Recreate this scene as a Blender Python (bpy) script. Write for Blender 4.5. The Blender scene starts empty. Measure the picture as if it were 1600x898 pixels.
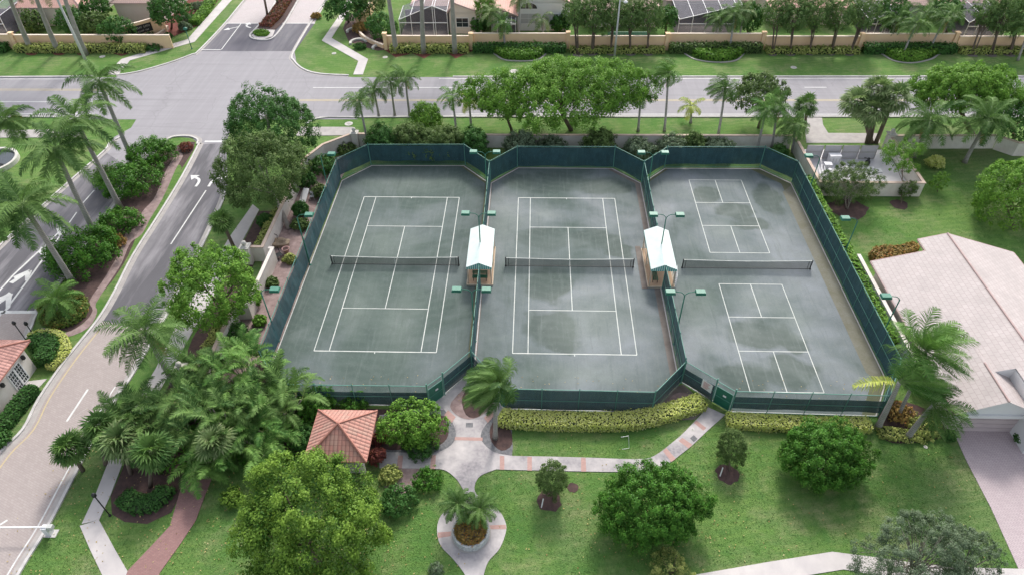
import bpy, math, random
import numpy as np
from mathutils import Vector, Matrix
from mathutils.geometry import tessellate_polygon

# ------------------------------------------------------------------ camera, world, sun, exposure
SC = bpy.context.scene
COL = SC.collection
f_, pt, yw, rl, CH = 1065.41, .7408, -.0389, -.0147, 45.097
F = np.array([math.sin(yw)*math.cos(pt), math.cos(yw)*math.cos(pt), -math.sin(pt)])
rt_ = np.array([math.cos(yw), -math.sin(yw), 0.]); up_ = np.cross(rt_, F)
RR = math.cos(rl)*rt_+math.sin(rl)*up_; UU = -math.sin(rl)*rt_+math.cos(rl)*up_
cam = bpy.data.cameras.new('camera'); cam.sensor_width = 36; cam.lens = f_/1600*36; cam.clip_end = 3000; cam.clip_start = .5
co = bpy.data.objects.new('camera', cam); COL.objects.link(co)
M = Matrix(((RR[0], UU[0], -F[0], 0), (RR[1], UU[1], -F[1], 0), (RR[2], UU[2], -F[2], CH), (0, 0, 0, 1)))
co.matrix_world = M; SC.camera = co

SUN_AZ = Vector((.17, 1.0, 0)).normalized(); SUN_EL = math.radians(41)
sunv = Vector((SUN_AZ.x*math.cos(SUN_EL), SUN_AZ.y*math.cos(SUN_EL), math.sin(SUN_EL)))
world = bpy.data.worlds.new('World'); SC.world = world; world.use_nodes = True
nt = world.node_tree; bg = nt.nodes['Background']
sky = nt.nodes.new('ShaderNodeTexSky'); sky.sky_type = 'NISHITA'; sky.sun_disc = False
sky.sun_elevation = SUN_EL; sky.sun_rotation = math.atan2(SUN_AZ.x, SUN_AZ.y); sky.air_density = 1; sky.dust_density = 3.0; sky.ozone_density = 1.0
hs = nt.nodes.new('ShaderNodeHueSaturation'); hs.inputs['Saturation'].default_value = .42
nt.links.new(sky.outputs[0], hs.inputs['Color']); nt.links.new(hs.outputs[0], bg.inputs[0]); bg.inputs[1].default_value = .15
sl = bpy.data.lights.new('sun', 'SUN'); sl.energy = 1.5; sl.angle = math.radians(10); sl.color = (1, .95, .88)
so = bpy.data.objects.new('sun', sl); COL.objects.link(so); so.rotation_euler = sunv.to_track_quat('Z', 'Y').to_euler(); so.location = (0, 60, 80)
SC.view_settings.view_transform = 'Standard'; SC.view_settings.look = 'None'; SC.view_settings.gamma = 1; SC.view_settings.use_curve_mapping = False
SC.view_settings.exposure = 0.9
SC.render.engine = 'CYCLES'
SC.cycles.max_bounces = 6; SC.cycles.transparent_max_bounces = 12; SC.cycles.use_denoising = True
SC.cycles.caustics_reflective = False; SC.cycles.caustics_refractive = False

def G(px, py, z=0.):          # a point of the photograph (1600 px wide) to the place on the ground (or level z) it shows
    d = F+(px-800)/f_*RR-(py-449)/f_*UU
    t = (z-CH)/d[2]
    return Vector((d[0]*t, d[1]*t, z))
def depth(p): return float(np.dot(np.array(p)-np.array([0, 0, CH]), F))
def pxr(p, n): return n*depth(p)/f_

# ------------------------------------------------------------------ materials
def lin(c): return tuple(x/12.92 if x <= .04045 else ((x+.055)/1.055)**2.4 for x in c)
MATS = {}
def newmat(name):
    m = bpy.data.materials.new(name); m.use_nodes = True; n = m.node_tree
    return m, n, n.nodes['Principled BSDF']
def N(n, t, **k):
    x = n.nodes.new(t)
    for a, b in k.items():
        if a in x.inputs: x.inputs[a].default_value = b
        else: setattr(x, a, b)
    return x
def mixc(n, fac, a, b, mode='MIX'):
    x = n.nodes.new('ShaderNodeMix'); x.data_type = 'RGBA'; x.blend_type = mode
    for i, v in ((0, fac), (6, a), (7, b)):
        if hasattr(v, 'links'): n.links.new(v, x.inputs[i])
        elif i == 0: x.inputs[0].default_value = v
        else: x.inputs[i].default_value = (*v[:3], 1)
    return x.outputs[2]
def noise(n, vec, scale, detail=4, rough=.6, dist=0):
    x = N(n, 'ShaderNodeTexNoise', Scale=scale, Detail=detail, Roughness=rough, Distortion=dist)
    n.links.new(vec, x.inputs['Vector']); return x.outputs['Fac']
def ramp(n, fac, a, b, va=0., vb=1.):
    x = n.nodes.new('ShaderNodeMapRange'); x.clamp = True
    n.links.new(fac, x.inputs[0]); x.inputs[1].default_value = a; x.inputs[2].default_value = b; x.inputs[3].default_value = va; x.inputs[4].default_value = vb
    return x.outputs[0]
def bump(n, h, bs, strength=.3, dist=.02):
    x = N(n, 'ShaderNodeBump', Strength=strength, Distance=dist); n.links.new(h, x.inputs['Height']); n.links.new(x.outputs[0], bs.inputs['Normal'])
def coords(n, kind='Object', rotz=0, scale=(1, 1, 1)):
    t = n.nodes.new('ShaderNodeTexCoord'); o = t.outputs[kind]
    if rotz or scale != (1, 1, 1):
        m = n.nodes.new('ShaderNodeMapping'); n.links.new(o, m.inputs['Vector']); m.inputs['Rotation'].default_value = (0, 0, rotz); m.inputs['Scale'].default_value = scale
        o = m.outputs[0]
    return o
def mat(name, c, rough=.8, var=.15, scale=3., fine=30., c2=None, metal=0, bmp=0.):
    if name in MATS: return MATS[name]
    m, n, b = newmat(name); v = coords(n)
    c2 = c2 or tuple(x*(1-var*2) for x in c)
    f1 = noise(n, v, scale, 5, .65); f2 = noise(n, v, fine, 3, .6)
    col = mixc(n, ramp(n, f1, .35, .68), c, c2)
    col = mixc(n, ramp(n, f2, .3, .7, 0, .5), col, tuple(x*(1-var) for x in c))
    n.links.new(col, b.inputs['Base Color']); b.inputs['Roughness'].default_value = rough; b.inputs['Metallic'].default_value = metal
    if bmp: bump(n, f2, b, bmp, .03)
    MATS[name] = m; return m
def leafmat(name, ca, cb, cc=None, rough=.5, trans=.3):
    if name in MATS: return MATS[name]
    m, n, b = newmat(name); K = 1.75; ca, cb = tuple(x*K for x in ca), tuple(min(.8, x*K) for x in cb); cc = tuple(min(.85, x*K) for x in cc) if cc else None
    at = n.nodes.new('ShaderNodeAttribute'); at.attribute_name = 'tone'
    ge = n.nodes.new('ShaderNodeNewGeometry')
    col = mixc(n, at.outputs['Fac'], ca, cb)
    col = mixc(n, ramp(n, ge.outputs['Random Per Island'], .75, 1., 0, .6), col, cc or tuple(x*1.5 for x in cb))
    n.links.new(col, b.inputs['Base Color']); b.inputs['Roughness'].default_value = rough; b.inputs['Specular IOR Level'].default_value = .12
    tr = n.nodes.new('ShaderNodeBsdfTranslucent'); n.links.new(mixc(n, .5, col, (.1, .2, .02), 'MIX'), tr.inputs[0])
    mx = n.nodes.new('ShaderNodeMixShader'); mx.inputs[0].default_value = trans
    n.links.new(b.outputs[0], mx.inputs[1]); n.links.new(tr.outputs[0], mx.inputs[2])
    n.links.new(mx.outputs[0], n.nodes['Material Output'].inputs[0])
    MATS[name] = m; return m

def grassmat():
    m, n, b = newmat('lawn grass'); v = coords(n)
    a = noise(n, v, .09, 5, .6); c = noise(n, v, .6, 6, .7); d = noise(n, v, 9., 4, .7); e = noise(n, v, 40., 3, .7)
    st = noise(n, coords(n, scale=(.25, 3.2, 1)), 1.0, 3, .6)
    col = mixc(n, ramp(n, a, .42, .58), (.088, .192, .040), (.150, .250, .062))
    col = mixc(n, ramp(n, c, .48, .66, 0, .75), col, (.225, .285, .105))
    col = mixc(n, ramp(n, noise(n, v, .22, 4, .7), .50, .66, 0, .8), col, (.29, .29, .15))
    col = mixc(n, ramp(n, noise(n, v, .9, 5, .8), .52, .68, 0, .65), col, (.045, .135, .035))
    col = mixc(n, ramp(n, noise(n, v, .06, 3, .5), .55, .7, 0, .6), col, (.23, .23, .14))
    mw = N(n, 'ShaderNodeTexWave', Scale=.42, Distortion=2.2, Detail=2); n.links.new(coords(n, rotz=1.35), mw.inputs['Vector'])
    col = mixc(n, ramp(n, mw.outputs['Fac'], .35, .65, 0, .22), col, (.055, .15, .035))
    col = mixc(n, ramp(n, st, .45, .6, 0, .3), col, (.065, .16, .045))
    col = mixc(n, ramp(n, d, .42, .62, 0, .45), col, (.060, .140, .036))
    col = mixc(n, ramp(n, e, .48, .68, 0, .5), col, (.22, .34, .11))
    n.links.new(col, b.inputs['Base Color']); b.inputs['Roughness'].default_value = .95; b.inputs['Specular IOR Level'].default_value = .1
    bump(n, d, b, .8, .12); return m
def courtmat(name, lo, hi, seed, patches=(), pale=(), dry=(.086, .118, .104), wet_sheen=(.195, .220, .242)):
    m, n, b = newmat(name); v = coords(n)
    mp = n.nodes.new('ShaderNodeMapping'); n.links.new(v, mp.inputs[0]); mp.inputs['Location'].default_value = (seed*13.7, seed*7.1, seed); v2 = mp.outputs[0]
    a = noise(n, v2, .10, 4, .5, .8); c = noise(n, v2, .55, 6, .6, .4); g = noise(n, v2, 22., 3, .75); h = noise(n, v2, 3.2, 6, .8)
    w = ramp(n, a, lo, hi)
    base = mixc(n, w, dry, wet_sheen)  # wet clay, its pale blue-grey a sky reflection painted into the colour
    wz = N(n, 'ShaderNodeTexNoise', Scale=.45, Detail=5); n.links.new(v2, wz.inputs['Vector'])
    wa = n.nodes.new('ShaderNodeVectorMath'); wa.operation = 'MULTIPLY_ADD'; n.links.new(wz.outputs['Color'], wa.inputs[0]); wa.inputs[1].default_value = (2.6, 2.6, 0); n.links.new(v, wa.inputs[2])
    for lst, colr, mx in ((patches, tuple(x*.80 for x in dry), .95), (pale, (.20, .235, .21), .55)):      # drier and paler areas of the clay, plus a painted tree reflection
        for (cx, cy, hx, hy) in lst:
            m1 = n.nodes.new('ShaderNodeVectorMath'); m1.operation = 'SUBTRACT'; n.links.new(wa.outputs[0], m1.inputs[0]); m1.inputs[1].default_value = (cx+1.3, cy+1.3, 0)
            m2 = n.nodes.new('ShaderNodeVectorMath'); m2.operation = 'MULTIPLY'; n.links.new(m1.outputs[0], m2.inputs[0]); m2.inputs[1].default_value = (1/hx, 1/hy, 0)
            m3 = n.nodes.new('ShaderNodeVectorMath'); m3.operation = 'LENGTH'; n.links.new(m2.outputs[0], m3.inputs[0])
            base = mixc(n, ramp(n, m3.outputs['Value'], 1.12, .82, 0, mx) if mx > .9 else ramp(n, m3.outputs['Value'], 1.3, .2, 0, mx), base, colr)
    base = mixc(n, ramp(n, c, .35, .7, 0, .38), base, tuple(x*.72 for x in dry))
    base = mixc(n, ramp(n, noise(n, v2, .2, 3, .5, 1.5), .5, .75, 0, .5), base, (.17, .20, .19))
    # sweeping arcs left by the drag brush
    mp2 = n.nodes.new('ShaderNodeMapping'); n.links.new(v, mp2.inputs[0]); mp2.inputs['Location'].default_value = (14.-18.*seed, -52., 0); mp2.inputs['Scale'].default_value = (1, .55, 0)
    wv = N(n, 'ShaderNodeTexWave', Scale=.6, Distortion=7., Detail=4, wave_type='RINGS', rings_direction='SPHERICAL'); wv.inputs['Detail Scale'].default_value = .6
    n.links.new(mp2.outputs[0], wv.inputs['Vector'])
    base = mixc(n, ramp(n, wv.outputs['Fac'], .3, 1., 0, .10), base, (.17, .19, .185))
    sk = noise(n, coords(n, rotz=.35+seed*.4, scale=(2.2, .16, 1)), 1.3, 5, .7); base = mixc(n, ramp(n, sk, .52, .70, 0, .32), base, (.20, .225, .215))
    sk2 = noise(n, coords(n, rotz=-.5+seed*.7, scale=(1.6, .14, 1)), 1.1, 5, .7); base = mixc(n, ramp(n, sk2, .54, .70, 0, .35), base, (.062, .085, .078))
    base = mixc(n, ramp(n, g, .45, .75, 0, .5), base, (.05, .072, .064))
    base = mixc(n, ramp(n, h, .55, .8, 0, .45), base, (.22, .25, .24))
    n.links.new(base, b.inputs['Base Color'])
    n.links.new(ramp(n, a, lo, hi, .9, .6), b.inputs['Roughness']); b.inputs['Specular IOR Level'].default_value = .22
    bump(n, g, b, .15, .01); return m
def asphaltmat(name, c, dark, rot, streak=.5, sc=(3., .12, 1)):
    m, n, b = newmat(name); v = coords(n)
    s = noise(n, coords(n, rotz=rot, scale=sc), .35, 5, .65); a = noise(n, v, .12, 5, .6); g = noise(n, v, 22, 3, .8)
    col = mixc(n, ramp(n, s, .40, .55, 0, streak), c, dark)
    col = mixc(n, ramp(n, a, .42, .62, 0, streak*.65), col, tuple(x*1.25 for x in dark))
    col = mixc(n, ramp(n, g, .35, .75, 0, .25), col, tuple(x*.7 for x in c))
    vo = N(n, 'ShaderNodeTexVoronoi', feature='DISTANCE_TO_EDGE', Scale=.13)
    nv = n.nodes.new('ShaderNodeVectorMath'); nv.operation = 'ADD'; nz = N(n, 'ShaderNodeTexNoise', Scale=.7, Detail=4); n.links.new(v, nz.inputs['Vector']); n.links.new(v, nv.inputs[0]); n.links.new(nz.outputs['Color'], nv.inputs[1]); n.links.new(nv.outputs[0], vo.inputs['Vector'])
    col = mixc(n, ramp(n, vo.outputs['Distance'], .0, .010, .25, 0), col, tuple(x*.45 for x in c))
    n.links.new(col, b.inputs['Base Color']); b.inputs['Roughness'].default_value = .85; return m
def tracks(m):                 # faint wheel tracks along the lanes
    n = m.node_tree; b = n.nodes['Principled BSDF']; src = b.inputs['Base Color'].links[0].from_socket
    w = N(n, 'ShaderNodeTexWave', Scale=.17, Distortion=.6, Detail=2, bands_direction='Y'); n.links.new(coords(n), w.inputs['Vector'])
    a = noise(n, coords(n, scale=(.05, 1.2, 1)), 1., 4, .6)
    c = mixc(n, ramp(n, w.outputs['Fac'], .4, .9, 0, .10), src, (.20, .19, .205)); c = mixc(n, ramp(n, a, .55, .7, 0, .35), c, (.18, .17, .185))
    n.links.new(c, b.inputs['Base Color'])
def brickmat(name, ca, cb, mortar, w=.2, h=.1, rot=0, kind='Object', ms=.01, bmp=.2, big=.5, bias=0.):
    if name in MATS: return MATS[name]
    m, n, b = newmat(name); v = coords(n, kind, rot)
    br = N(n, 'ShaderNodeTexBrick', Scale=1.0); n.links.new(v, br.inputs['Vector'])
    br.inputs['Brick Width'].default_value = w; br.inputs['Row Height'].default_value = h; br.inputs['Mortar Size'].default_value = ms; br.inputs['Bias'].default_value = bias
    br.inputs['Color1'].default_value = (*ca, 1); br.inputs['Color2'].default_value = (*cb, 1); br.inputs['Mortar'].default_value = (*mortar, 1)
    a = noise(n, v, .5, 5, .7); g = noise(n, v, 4., 4, .7)
    col = mixc(n, ramp(n, a, .4, .7, 0, big), br.outputs['Color'], tuple(x*.68 for x in ca))
    col = mixc(n, ramp(n, g, .5, .8, 0, .35), col, tuple(min(1, x*1.25) for x in cb))
    n.links.new(col, b.inputs['Base Color']); b.inputs['Roughness'].default_value = .8
    if bmp: bump(n, br.outputs['Fac'], b, -bmp, .02)
    MATS[name] = m; return m
def barrelmat(name, ca, cb, pitch=.3, row=.38):
    m, n, b = newmat(name); v = coords(n, 'UV')
    sx = n.nodes.new('ShaderNodeSeparateXYZ'); n.links.new(v, sx.inputs[0])
    def mth(op, a, bb=None):
        x = n.nodes.new('ShaderNodeMath'); x.operation = op
        for i, q in enumerate((a, bb)):
            if q is None: continue
            if hasattr(q, 'links'): n.links.new(q, x.inputs[i])
            else: x.inputs[i].default_value = q
        return x.outputs[0]
    u = mth('ABSOLUTE', mth('SINE', mth('MULTIPLY', sx.outputs[0], math.pi/pitch)))
    r = mth('FRACT', mth('DIVIDE', sx.outputs[1], row))
    hgt = mth('ADD', u, mth('MULTIPLY', r, -.5))
    br = N(n, 'ShaderNodeTexBrick', Scale=1.0, offset=0.); n.links.new(v, br.inputs['Vector'])
    br.inputs['Brick Width'].default_value = pitch; br.inputs['Row Height'].default_value = row; br.inputs['Mortar Size'].default_value = .0
    br.inputs['Color1'].default_value = (*ca, 1); br.inputs['Color2'].default_value = (*cb, 1)
    g = noise(n, v, 1.2, 4, .7)
    col = mixc(n, ramp(n, g, .4, .7, 0, .5), br.outputs['Color'], tuple(x*.7 for x in cb))
    col = mixc(n, ramp(n, u, 0., .45, .75, 0), col, tuple(x*.42 for x in ca))
    col = mixc(n, ramp(n, r, .86, .95, 0, .6), col, tuple(x*.4 for x in ca))
    n.links.new(col, b.inputs['Base Color']); b.inputs['Roughness'].default_value = .8
    bump(n, hgt, b, .6, .08); return m
def screenmat(name, c, alpha, scale=None):
    if name in MATS: return MATS[name]
    m, n, b = newmat(name); v = coords(n)
    a = noise(n, v, 1.4, 5, .7)
    col = mixc(n, ramp(n, a, .35, .7), c, tuple(x*.62 for x in c))
    col = mixc(n, ramp(n, noise(n, coords(n, scale=(1, 1, .12)), 5., 4, .8), .5, .75, 0, .5), col, tuple(x*1.7+.015 for x in c))
    n.links.new(col, b.inputs['Base Color']); b.inputs['Roughness'].default_value = .7
    b.inputs['Alpha'].default_value = alpha
    MATS[name] = m; return m

M_grass = grassmat()
M_court1 = courtmat('clay court west', .50, .85, 0, (), [tuple(G(x, y).xy)+(a, b) for x, y, a, b in ((625, 500, 2.2, 5), (600, 380, 4, 4), (640, 285, 5, 2.5), (560, 480, 2, 4))])
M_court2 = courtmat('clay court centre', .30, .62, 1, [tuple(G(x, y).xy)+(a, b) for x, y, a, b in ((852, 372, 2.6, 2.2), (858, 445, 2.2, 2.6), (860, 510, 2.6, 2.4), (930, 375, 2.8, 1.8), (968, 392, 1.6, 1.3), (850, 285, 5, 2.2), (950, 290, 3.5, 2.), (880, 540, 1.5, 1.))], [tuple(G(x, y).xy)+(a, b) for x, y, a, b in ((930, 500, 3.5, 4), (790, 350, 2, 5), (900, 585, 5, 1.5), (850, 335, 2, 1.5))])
M_court3 = courtmat('clay court east', .28, .60, 2.1, [tuple(G(x, y).xy)+(a, b) for x, y, a, b in ((1105, 305, 1.5, 2.0), (1150, 330, 2.2, 1.5), (1175, 350, 2.2, 1.1), (1200, 310, 1.4, 3.2), (1185, 522, 3.0, 2.0), (1240, 535, 1.5, 1.3), (1235, 580, 2.4, 2.0), (1165, 590, 2.2, 1.6), (1225, 275, 3, 1.4))], [tuple(G(x, y).xy)+(a, b) for x, y, a, b in ((1185, 470, 2.6, 2.2), (1130, 360, 2, 2), (1240, 500, 2, 2), (1090, 480, 2, 4))])  # the tall narrow dark patch is a tree reflection painted into the clay
M_moss = mat('mossy court margin', (.13, .13, .08), .9, .2, 1.2, 9., c2=(.09, .11, .045))
M_dirt = mat('dirt margin', (.21, .185, .165), .95, .2, .8, 8., c2=(.13, .105, .09))
M_gravel = mat('pinkish gravel', (.36, .27, .26), .95, .3, 1.5, 7., c2=(.18, .12, .11), bmp=.5)
M_mulch = mat('red brown mulch', (.105, .062, .055), 1, .3, 2.5, 14., c2=(.045, .03, .03), bmp=.6)
M_mulchred = mat('red mulch', (.20, .055, .04), 1, .3, 2.5, 14., c2=(.13, .05, .04), bmp=.6)
M_pebble = mat('grey pebble edging', (.22, .22, .23), .9, .35, 5., 16., c2=(.09, .09, .10), bmp=.6)
M_road = asphaltmat('pale asphalt road', (.300, .288, .305), (.235, .224, .24), math.radians(90), .4)
tracks(M_road)
M_asph = asphaltmat('dark worn asphalt', (.275, .262, .28), (.088, .085, .096), math.radians(24), 1., (1.0, .13, 1))
M_asph2 = asphaltmat('dark apron asphalt', (.17, .165, .18), (.085, .08, .10), math.radians(34), .9, (1.1, .10, 1))
M_paver = brickmat('pink road pavers', (.39, .338, .318), (.345, .295, .28), (.30, .255, .245), .32, .16, math.radians(24), ms=.012, bmp=.05, big=.3)
M_paver2 = brickmat('pale pavers', (.50, .455, .455), (.46, .40, .40), (.38, .34, .34), .24, .12, math.radians(45), ms=.014, bmp=.1, big=.3)
M_driv = brickmat('pink driveway pavers', (.50, .42, .43), (.44, .36, .375), (.33, .27, .28), .3, .15, math.radians(40), ms=.016, bmp=.1, big=.3)
M_brick = brickmat('red brick path', (.33, .185, .17), (.27, .14, .13), (.20, .13, .125), .22, .11, math.radians(-25), ms=.012, bmp=.2)
M_band = brickmat('brick band', (.50, .29, .25), (.42, .24, .21), (.36, .29, .27), .2, .1, 0, ms=.012, bmp=.2, big=.3)
M_conc = mat('pale concrete walk', (.58, .54, .52), .85, .12, .5, 6., c2=(.44, .41, .41))
M_concd = mat('stained concrete path', (.56, .52, .51), .85, .15, .35, 5., c2=(.15, .14, .165))
M_curb = mat('kerb concrete', (.60, .58, .56), .85, .15, 1.2, 8., c2=(.42, .40, .39))
M_gutter = mat('gutter concrete', (.43, .40, .38), .85, .15, 1., 8., c2=(.30, .28, .27))
M_white = mat('white road paint', (.72, .72, .70), .7, .12, 1.5, 18., c2=(.50, .49, .49))
M_yellow = mat('yellow road paint', (.56, .45, .25), .7, .15, 2., 20., c2=(.42, .36, .26))
M_line = mat('court tape', (.64, .65, .61), .7, .14, 1.2, 14., c2=(.38, .42, .39))
M_wall = mat('cream stucco', (.76, .71, .66), .9, .06, .6, 10., c2=(.56, .50, .44))
M_cap = mat('wall cap', (.56, .44, .36), .9, .08, 1., 10., c2=(.44, .33, .27))
M_peach = mat('peach stucco', (.84, .60, .38), .9, .06, .5, 6., c2=(.76, .52, .32))
M_peachcap = mat('peach wall cap', (.86, .72, .60), .9, .05, .8, 6.)
M_housew = mat('house stucco pale', (.70, .63, .56), .9, .05, .4, 6.)
M_housewhite = mat('house stucco white', (.74, .74, .74), .9, .05, .4, 6.)
M_tilefar = brickmat('pale clay tile', (.62, .44, .38), (.55, .38, .33), (.40, .27, .24), .33, .4, 0, 'UV', .03, .3, .4)
M_tilefar2 = brickmat('terracotta tile', (.66, .40, .33), (.58, .33, .27), (.42, .24, .2), .33, .4, 0, 'UV', .03, .3, .4)
M_tilehouse = brickmat('flat pink roof tile', (.50, .445, .43), (.455, .40, .385), (.38, .315, .305), .5, .40, 0, 'UV', .022, .4, .5)
M_barrel = barrelmat('barrel tile', (.46, .205, .165), (.42, .25, .20))
M_barrelgh = barrelmat('barrel tile guard', (.54, .29, .25), (.36, .18, .155))
M_ridge = mat('ridge tile', (.46, .20, .15), .8, .2, 3., 10., c2=(.34, .15, .12))
M_ridgep = mat('pale ridge tile', (.50, .36, .34), .8, .1, 3., 10.)
M_green = mat('green coated steel', (.015, .13, .085), .5, .1, 2., 9., c2=(.02, .17, .11))
M_fpost = mat('faded green post', (.07, .22, .17), .6, .15, 2., 9., c2=(.12, .28, .24))
M_lamptop = mat('lamp head green', (.03, .17, .11), .5, .15, 3., 9., c2=(.05, .22, .16))
M_dark = mat('black metal', (.015, .017, .02), .5, .1)
M_net = screenmat('net mesh', (.03, .035, .04), .55)
M_wind = screenmat('windscreen', (.026, .078, .102), .92)
M_windl = screenmat('windscreen light', (.022, .092, .108), .88)
M_chain = screenmat('chain link', (.05, .14, .14), .3)
M_pole = mat('grey concrete pole', (.55, .56, .54), .8, .1)
M_awn = mat('mint awning canvas', (.64, .72, .70), .8, .04, 1.2, 12., c2=(.52, .62, .59))
M_awng = mat('green awning stripe', (.05, .40, .32), .8, .05)
M_beige = mat('beige frame', (.60, .50, .38), .8, .1, 2., 9.)
M_floor = mat('tan deck', (.45, .31, .20), .85, .15, 1.5, 9., c2=(.36, .24, .16))
M_bench = mat('green bench', (.02, .11, .06), .5, .1)
M_trunk = mat('grey palm trunk', (.40, .38, .36), .9, .2, 1.2, 9., c2=(.27, .25, .23), bmp=.3)
M_trunkb = mat('brown bark', (.17, .13, .10), .95, .25, 2., 12., c2=(.10, .075, .06), bmp=.5)
M_trunkp = mat('pale bark', (.38, .34, .30), .9, .25, 2., 12., c2=(.25, .21, .18))
M_shaft = mat('green crownshaft', (.14, .22, .07), .5, .1)
M_rib = mat('pale frond rib', (.30, .34, .12), .6, .1)
M_glass = mat('dark window glass', (.03, .04, .05), .12, .1)
M_frame = mat('white frame', (.78, .78, .78), .6, .03)
M_cage = screenmat('pool screen', (.13, .13, .17), .5)
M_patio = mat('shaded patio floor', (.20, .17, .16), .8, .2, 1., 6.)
M_black = mat('black panel', (.012, .012, .015), .5, .1)
M_stone = mat('pale stone', (.62, .60, .55), .9, .15, 3., 12.)
M_tanrock = mat('tan rock', (.40, .31, .22), .95, .25, 2., 8., c2=(.25, .18, .13), bmp=.5)
M_metal = mat('light grey metal', (.52, .51, .53), .5, .06, 1., 8.)
M_equip = mat('white equipment', (.72, .72, .74), .6, .06)
M_red = mat('red paint', (.5, .06, .04), .5, .1)
M_teal = mat('pool fence teal', (.05, .22, .2), .6, .15)
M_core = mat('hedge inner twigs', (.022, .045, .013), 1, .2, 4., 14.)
M_door = mat('garage door', (.52, .44, .44), .7, .06, 1., 4.)

L_wind = leafmat('wind tree leaves', (.045, .095, .03), (.115, .175, .06), (.16, .22, .08))
L_dark = leafmat('dark green leaves', (.020, .058, .016), (.05, .125, .03), (.09, .19, .05))
L_olive = leafmat('olive green leaves', (.035, .065, .022), (.085, .13, .04), (.13, .17, .06))
L_bright = leafmat('bright green leaves', (.05, .12, .018), (.12, .235, .035), (.20, .30, .05))
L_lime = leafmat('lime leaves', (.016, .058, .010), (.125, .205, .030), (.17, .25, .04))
L_deep = leafmat('glossy deep green leaves', (.022, .07, .012), (.055, .15, .02), (.12, .21, .035), rough=.4)
L_grey = leafmat('grey green leaves', (.055, .085, .05), (.12, .16, .10), (.2, .22, .15))
L_yel = leafmat('yellow hedge leaves', (.34, .40, .08), (.58, .60, .17), (.8, .78, .33))
L_yelg = leafmat('yellow green hedge leaves', (.13, .18, .05), (.30, .32, .10), (.40, .36, .14))
L_red = leafmat('dark red leaves', (.08, .02, .025), (.16, .05, .04), (.25, .08, .04))
L_croton = leafmat('croton leaves', (.13, .10, .04), (.26, .17, .05), (.34, .09, .04))
L_palm = leafmat('palm fronds', (.024, .062, .016), (.095, .165, .045), (.14, .21, .07), rough=.55)
L_palmb = leafmat('bright palm fronds', (.035, .095, .02), (.105, .195, .045), (.16, .25, .07), rough=.55)
L_palml = leafmat('pale palm fronds', (.06, .105, .035), (.18, .235, .10), (.28, .30, .16), rough=.55)
L_median = leafmat('mixed croton leaves', (.035, .085, .018), (.13, .17, .04), (.30, .13, .05))
L_dead = leafmat('dry brown fronds', (.16, .10, .05), (.28, .19, .10), (.32, .24, .14), trans=.1)
L_palmy = leafmat('yellow palm fronds', (.18, .24, .04), (.34, .36, .07), (.45, .42, .12), rough=.5)

def rings(m):
    n = m.node_tree; b = n.nodes['Principled BSDF']; src = b.inputs['Base Color'].links[0].from_socket
    w = N(n, 'ShaderNodeTexWave', Scale=1.6, Distortion=1.2, bands_direction='Z'); n.links.new(coords(n), w.inputs['Vector'])
    n.links.new(mixc(n, ramp(n, w.outputs['Fac'], .1, .5, .45, 0), src, (.16, .15, .14)), b.inputs['Base Color'])
rings(M_trunk)
EXC = []
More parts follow.
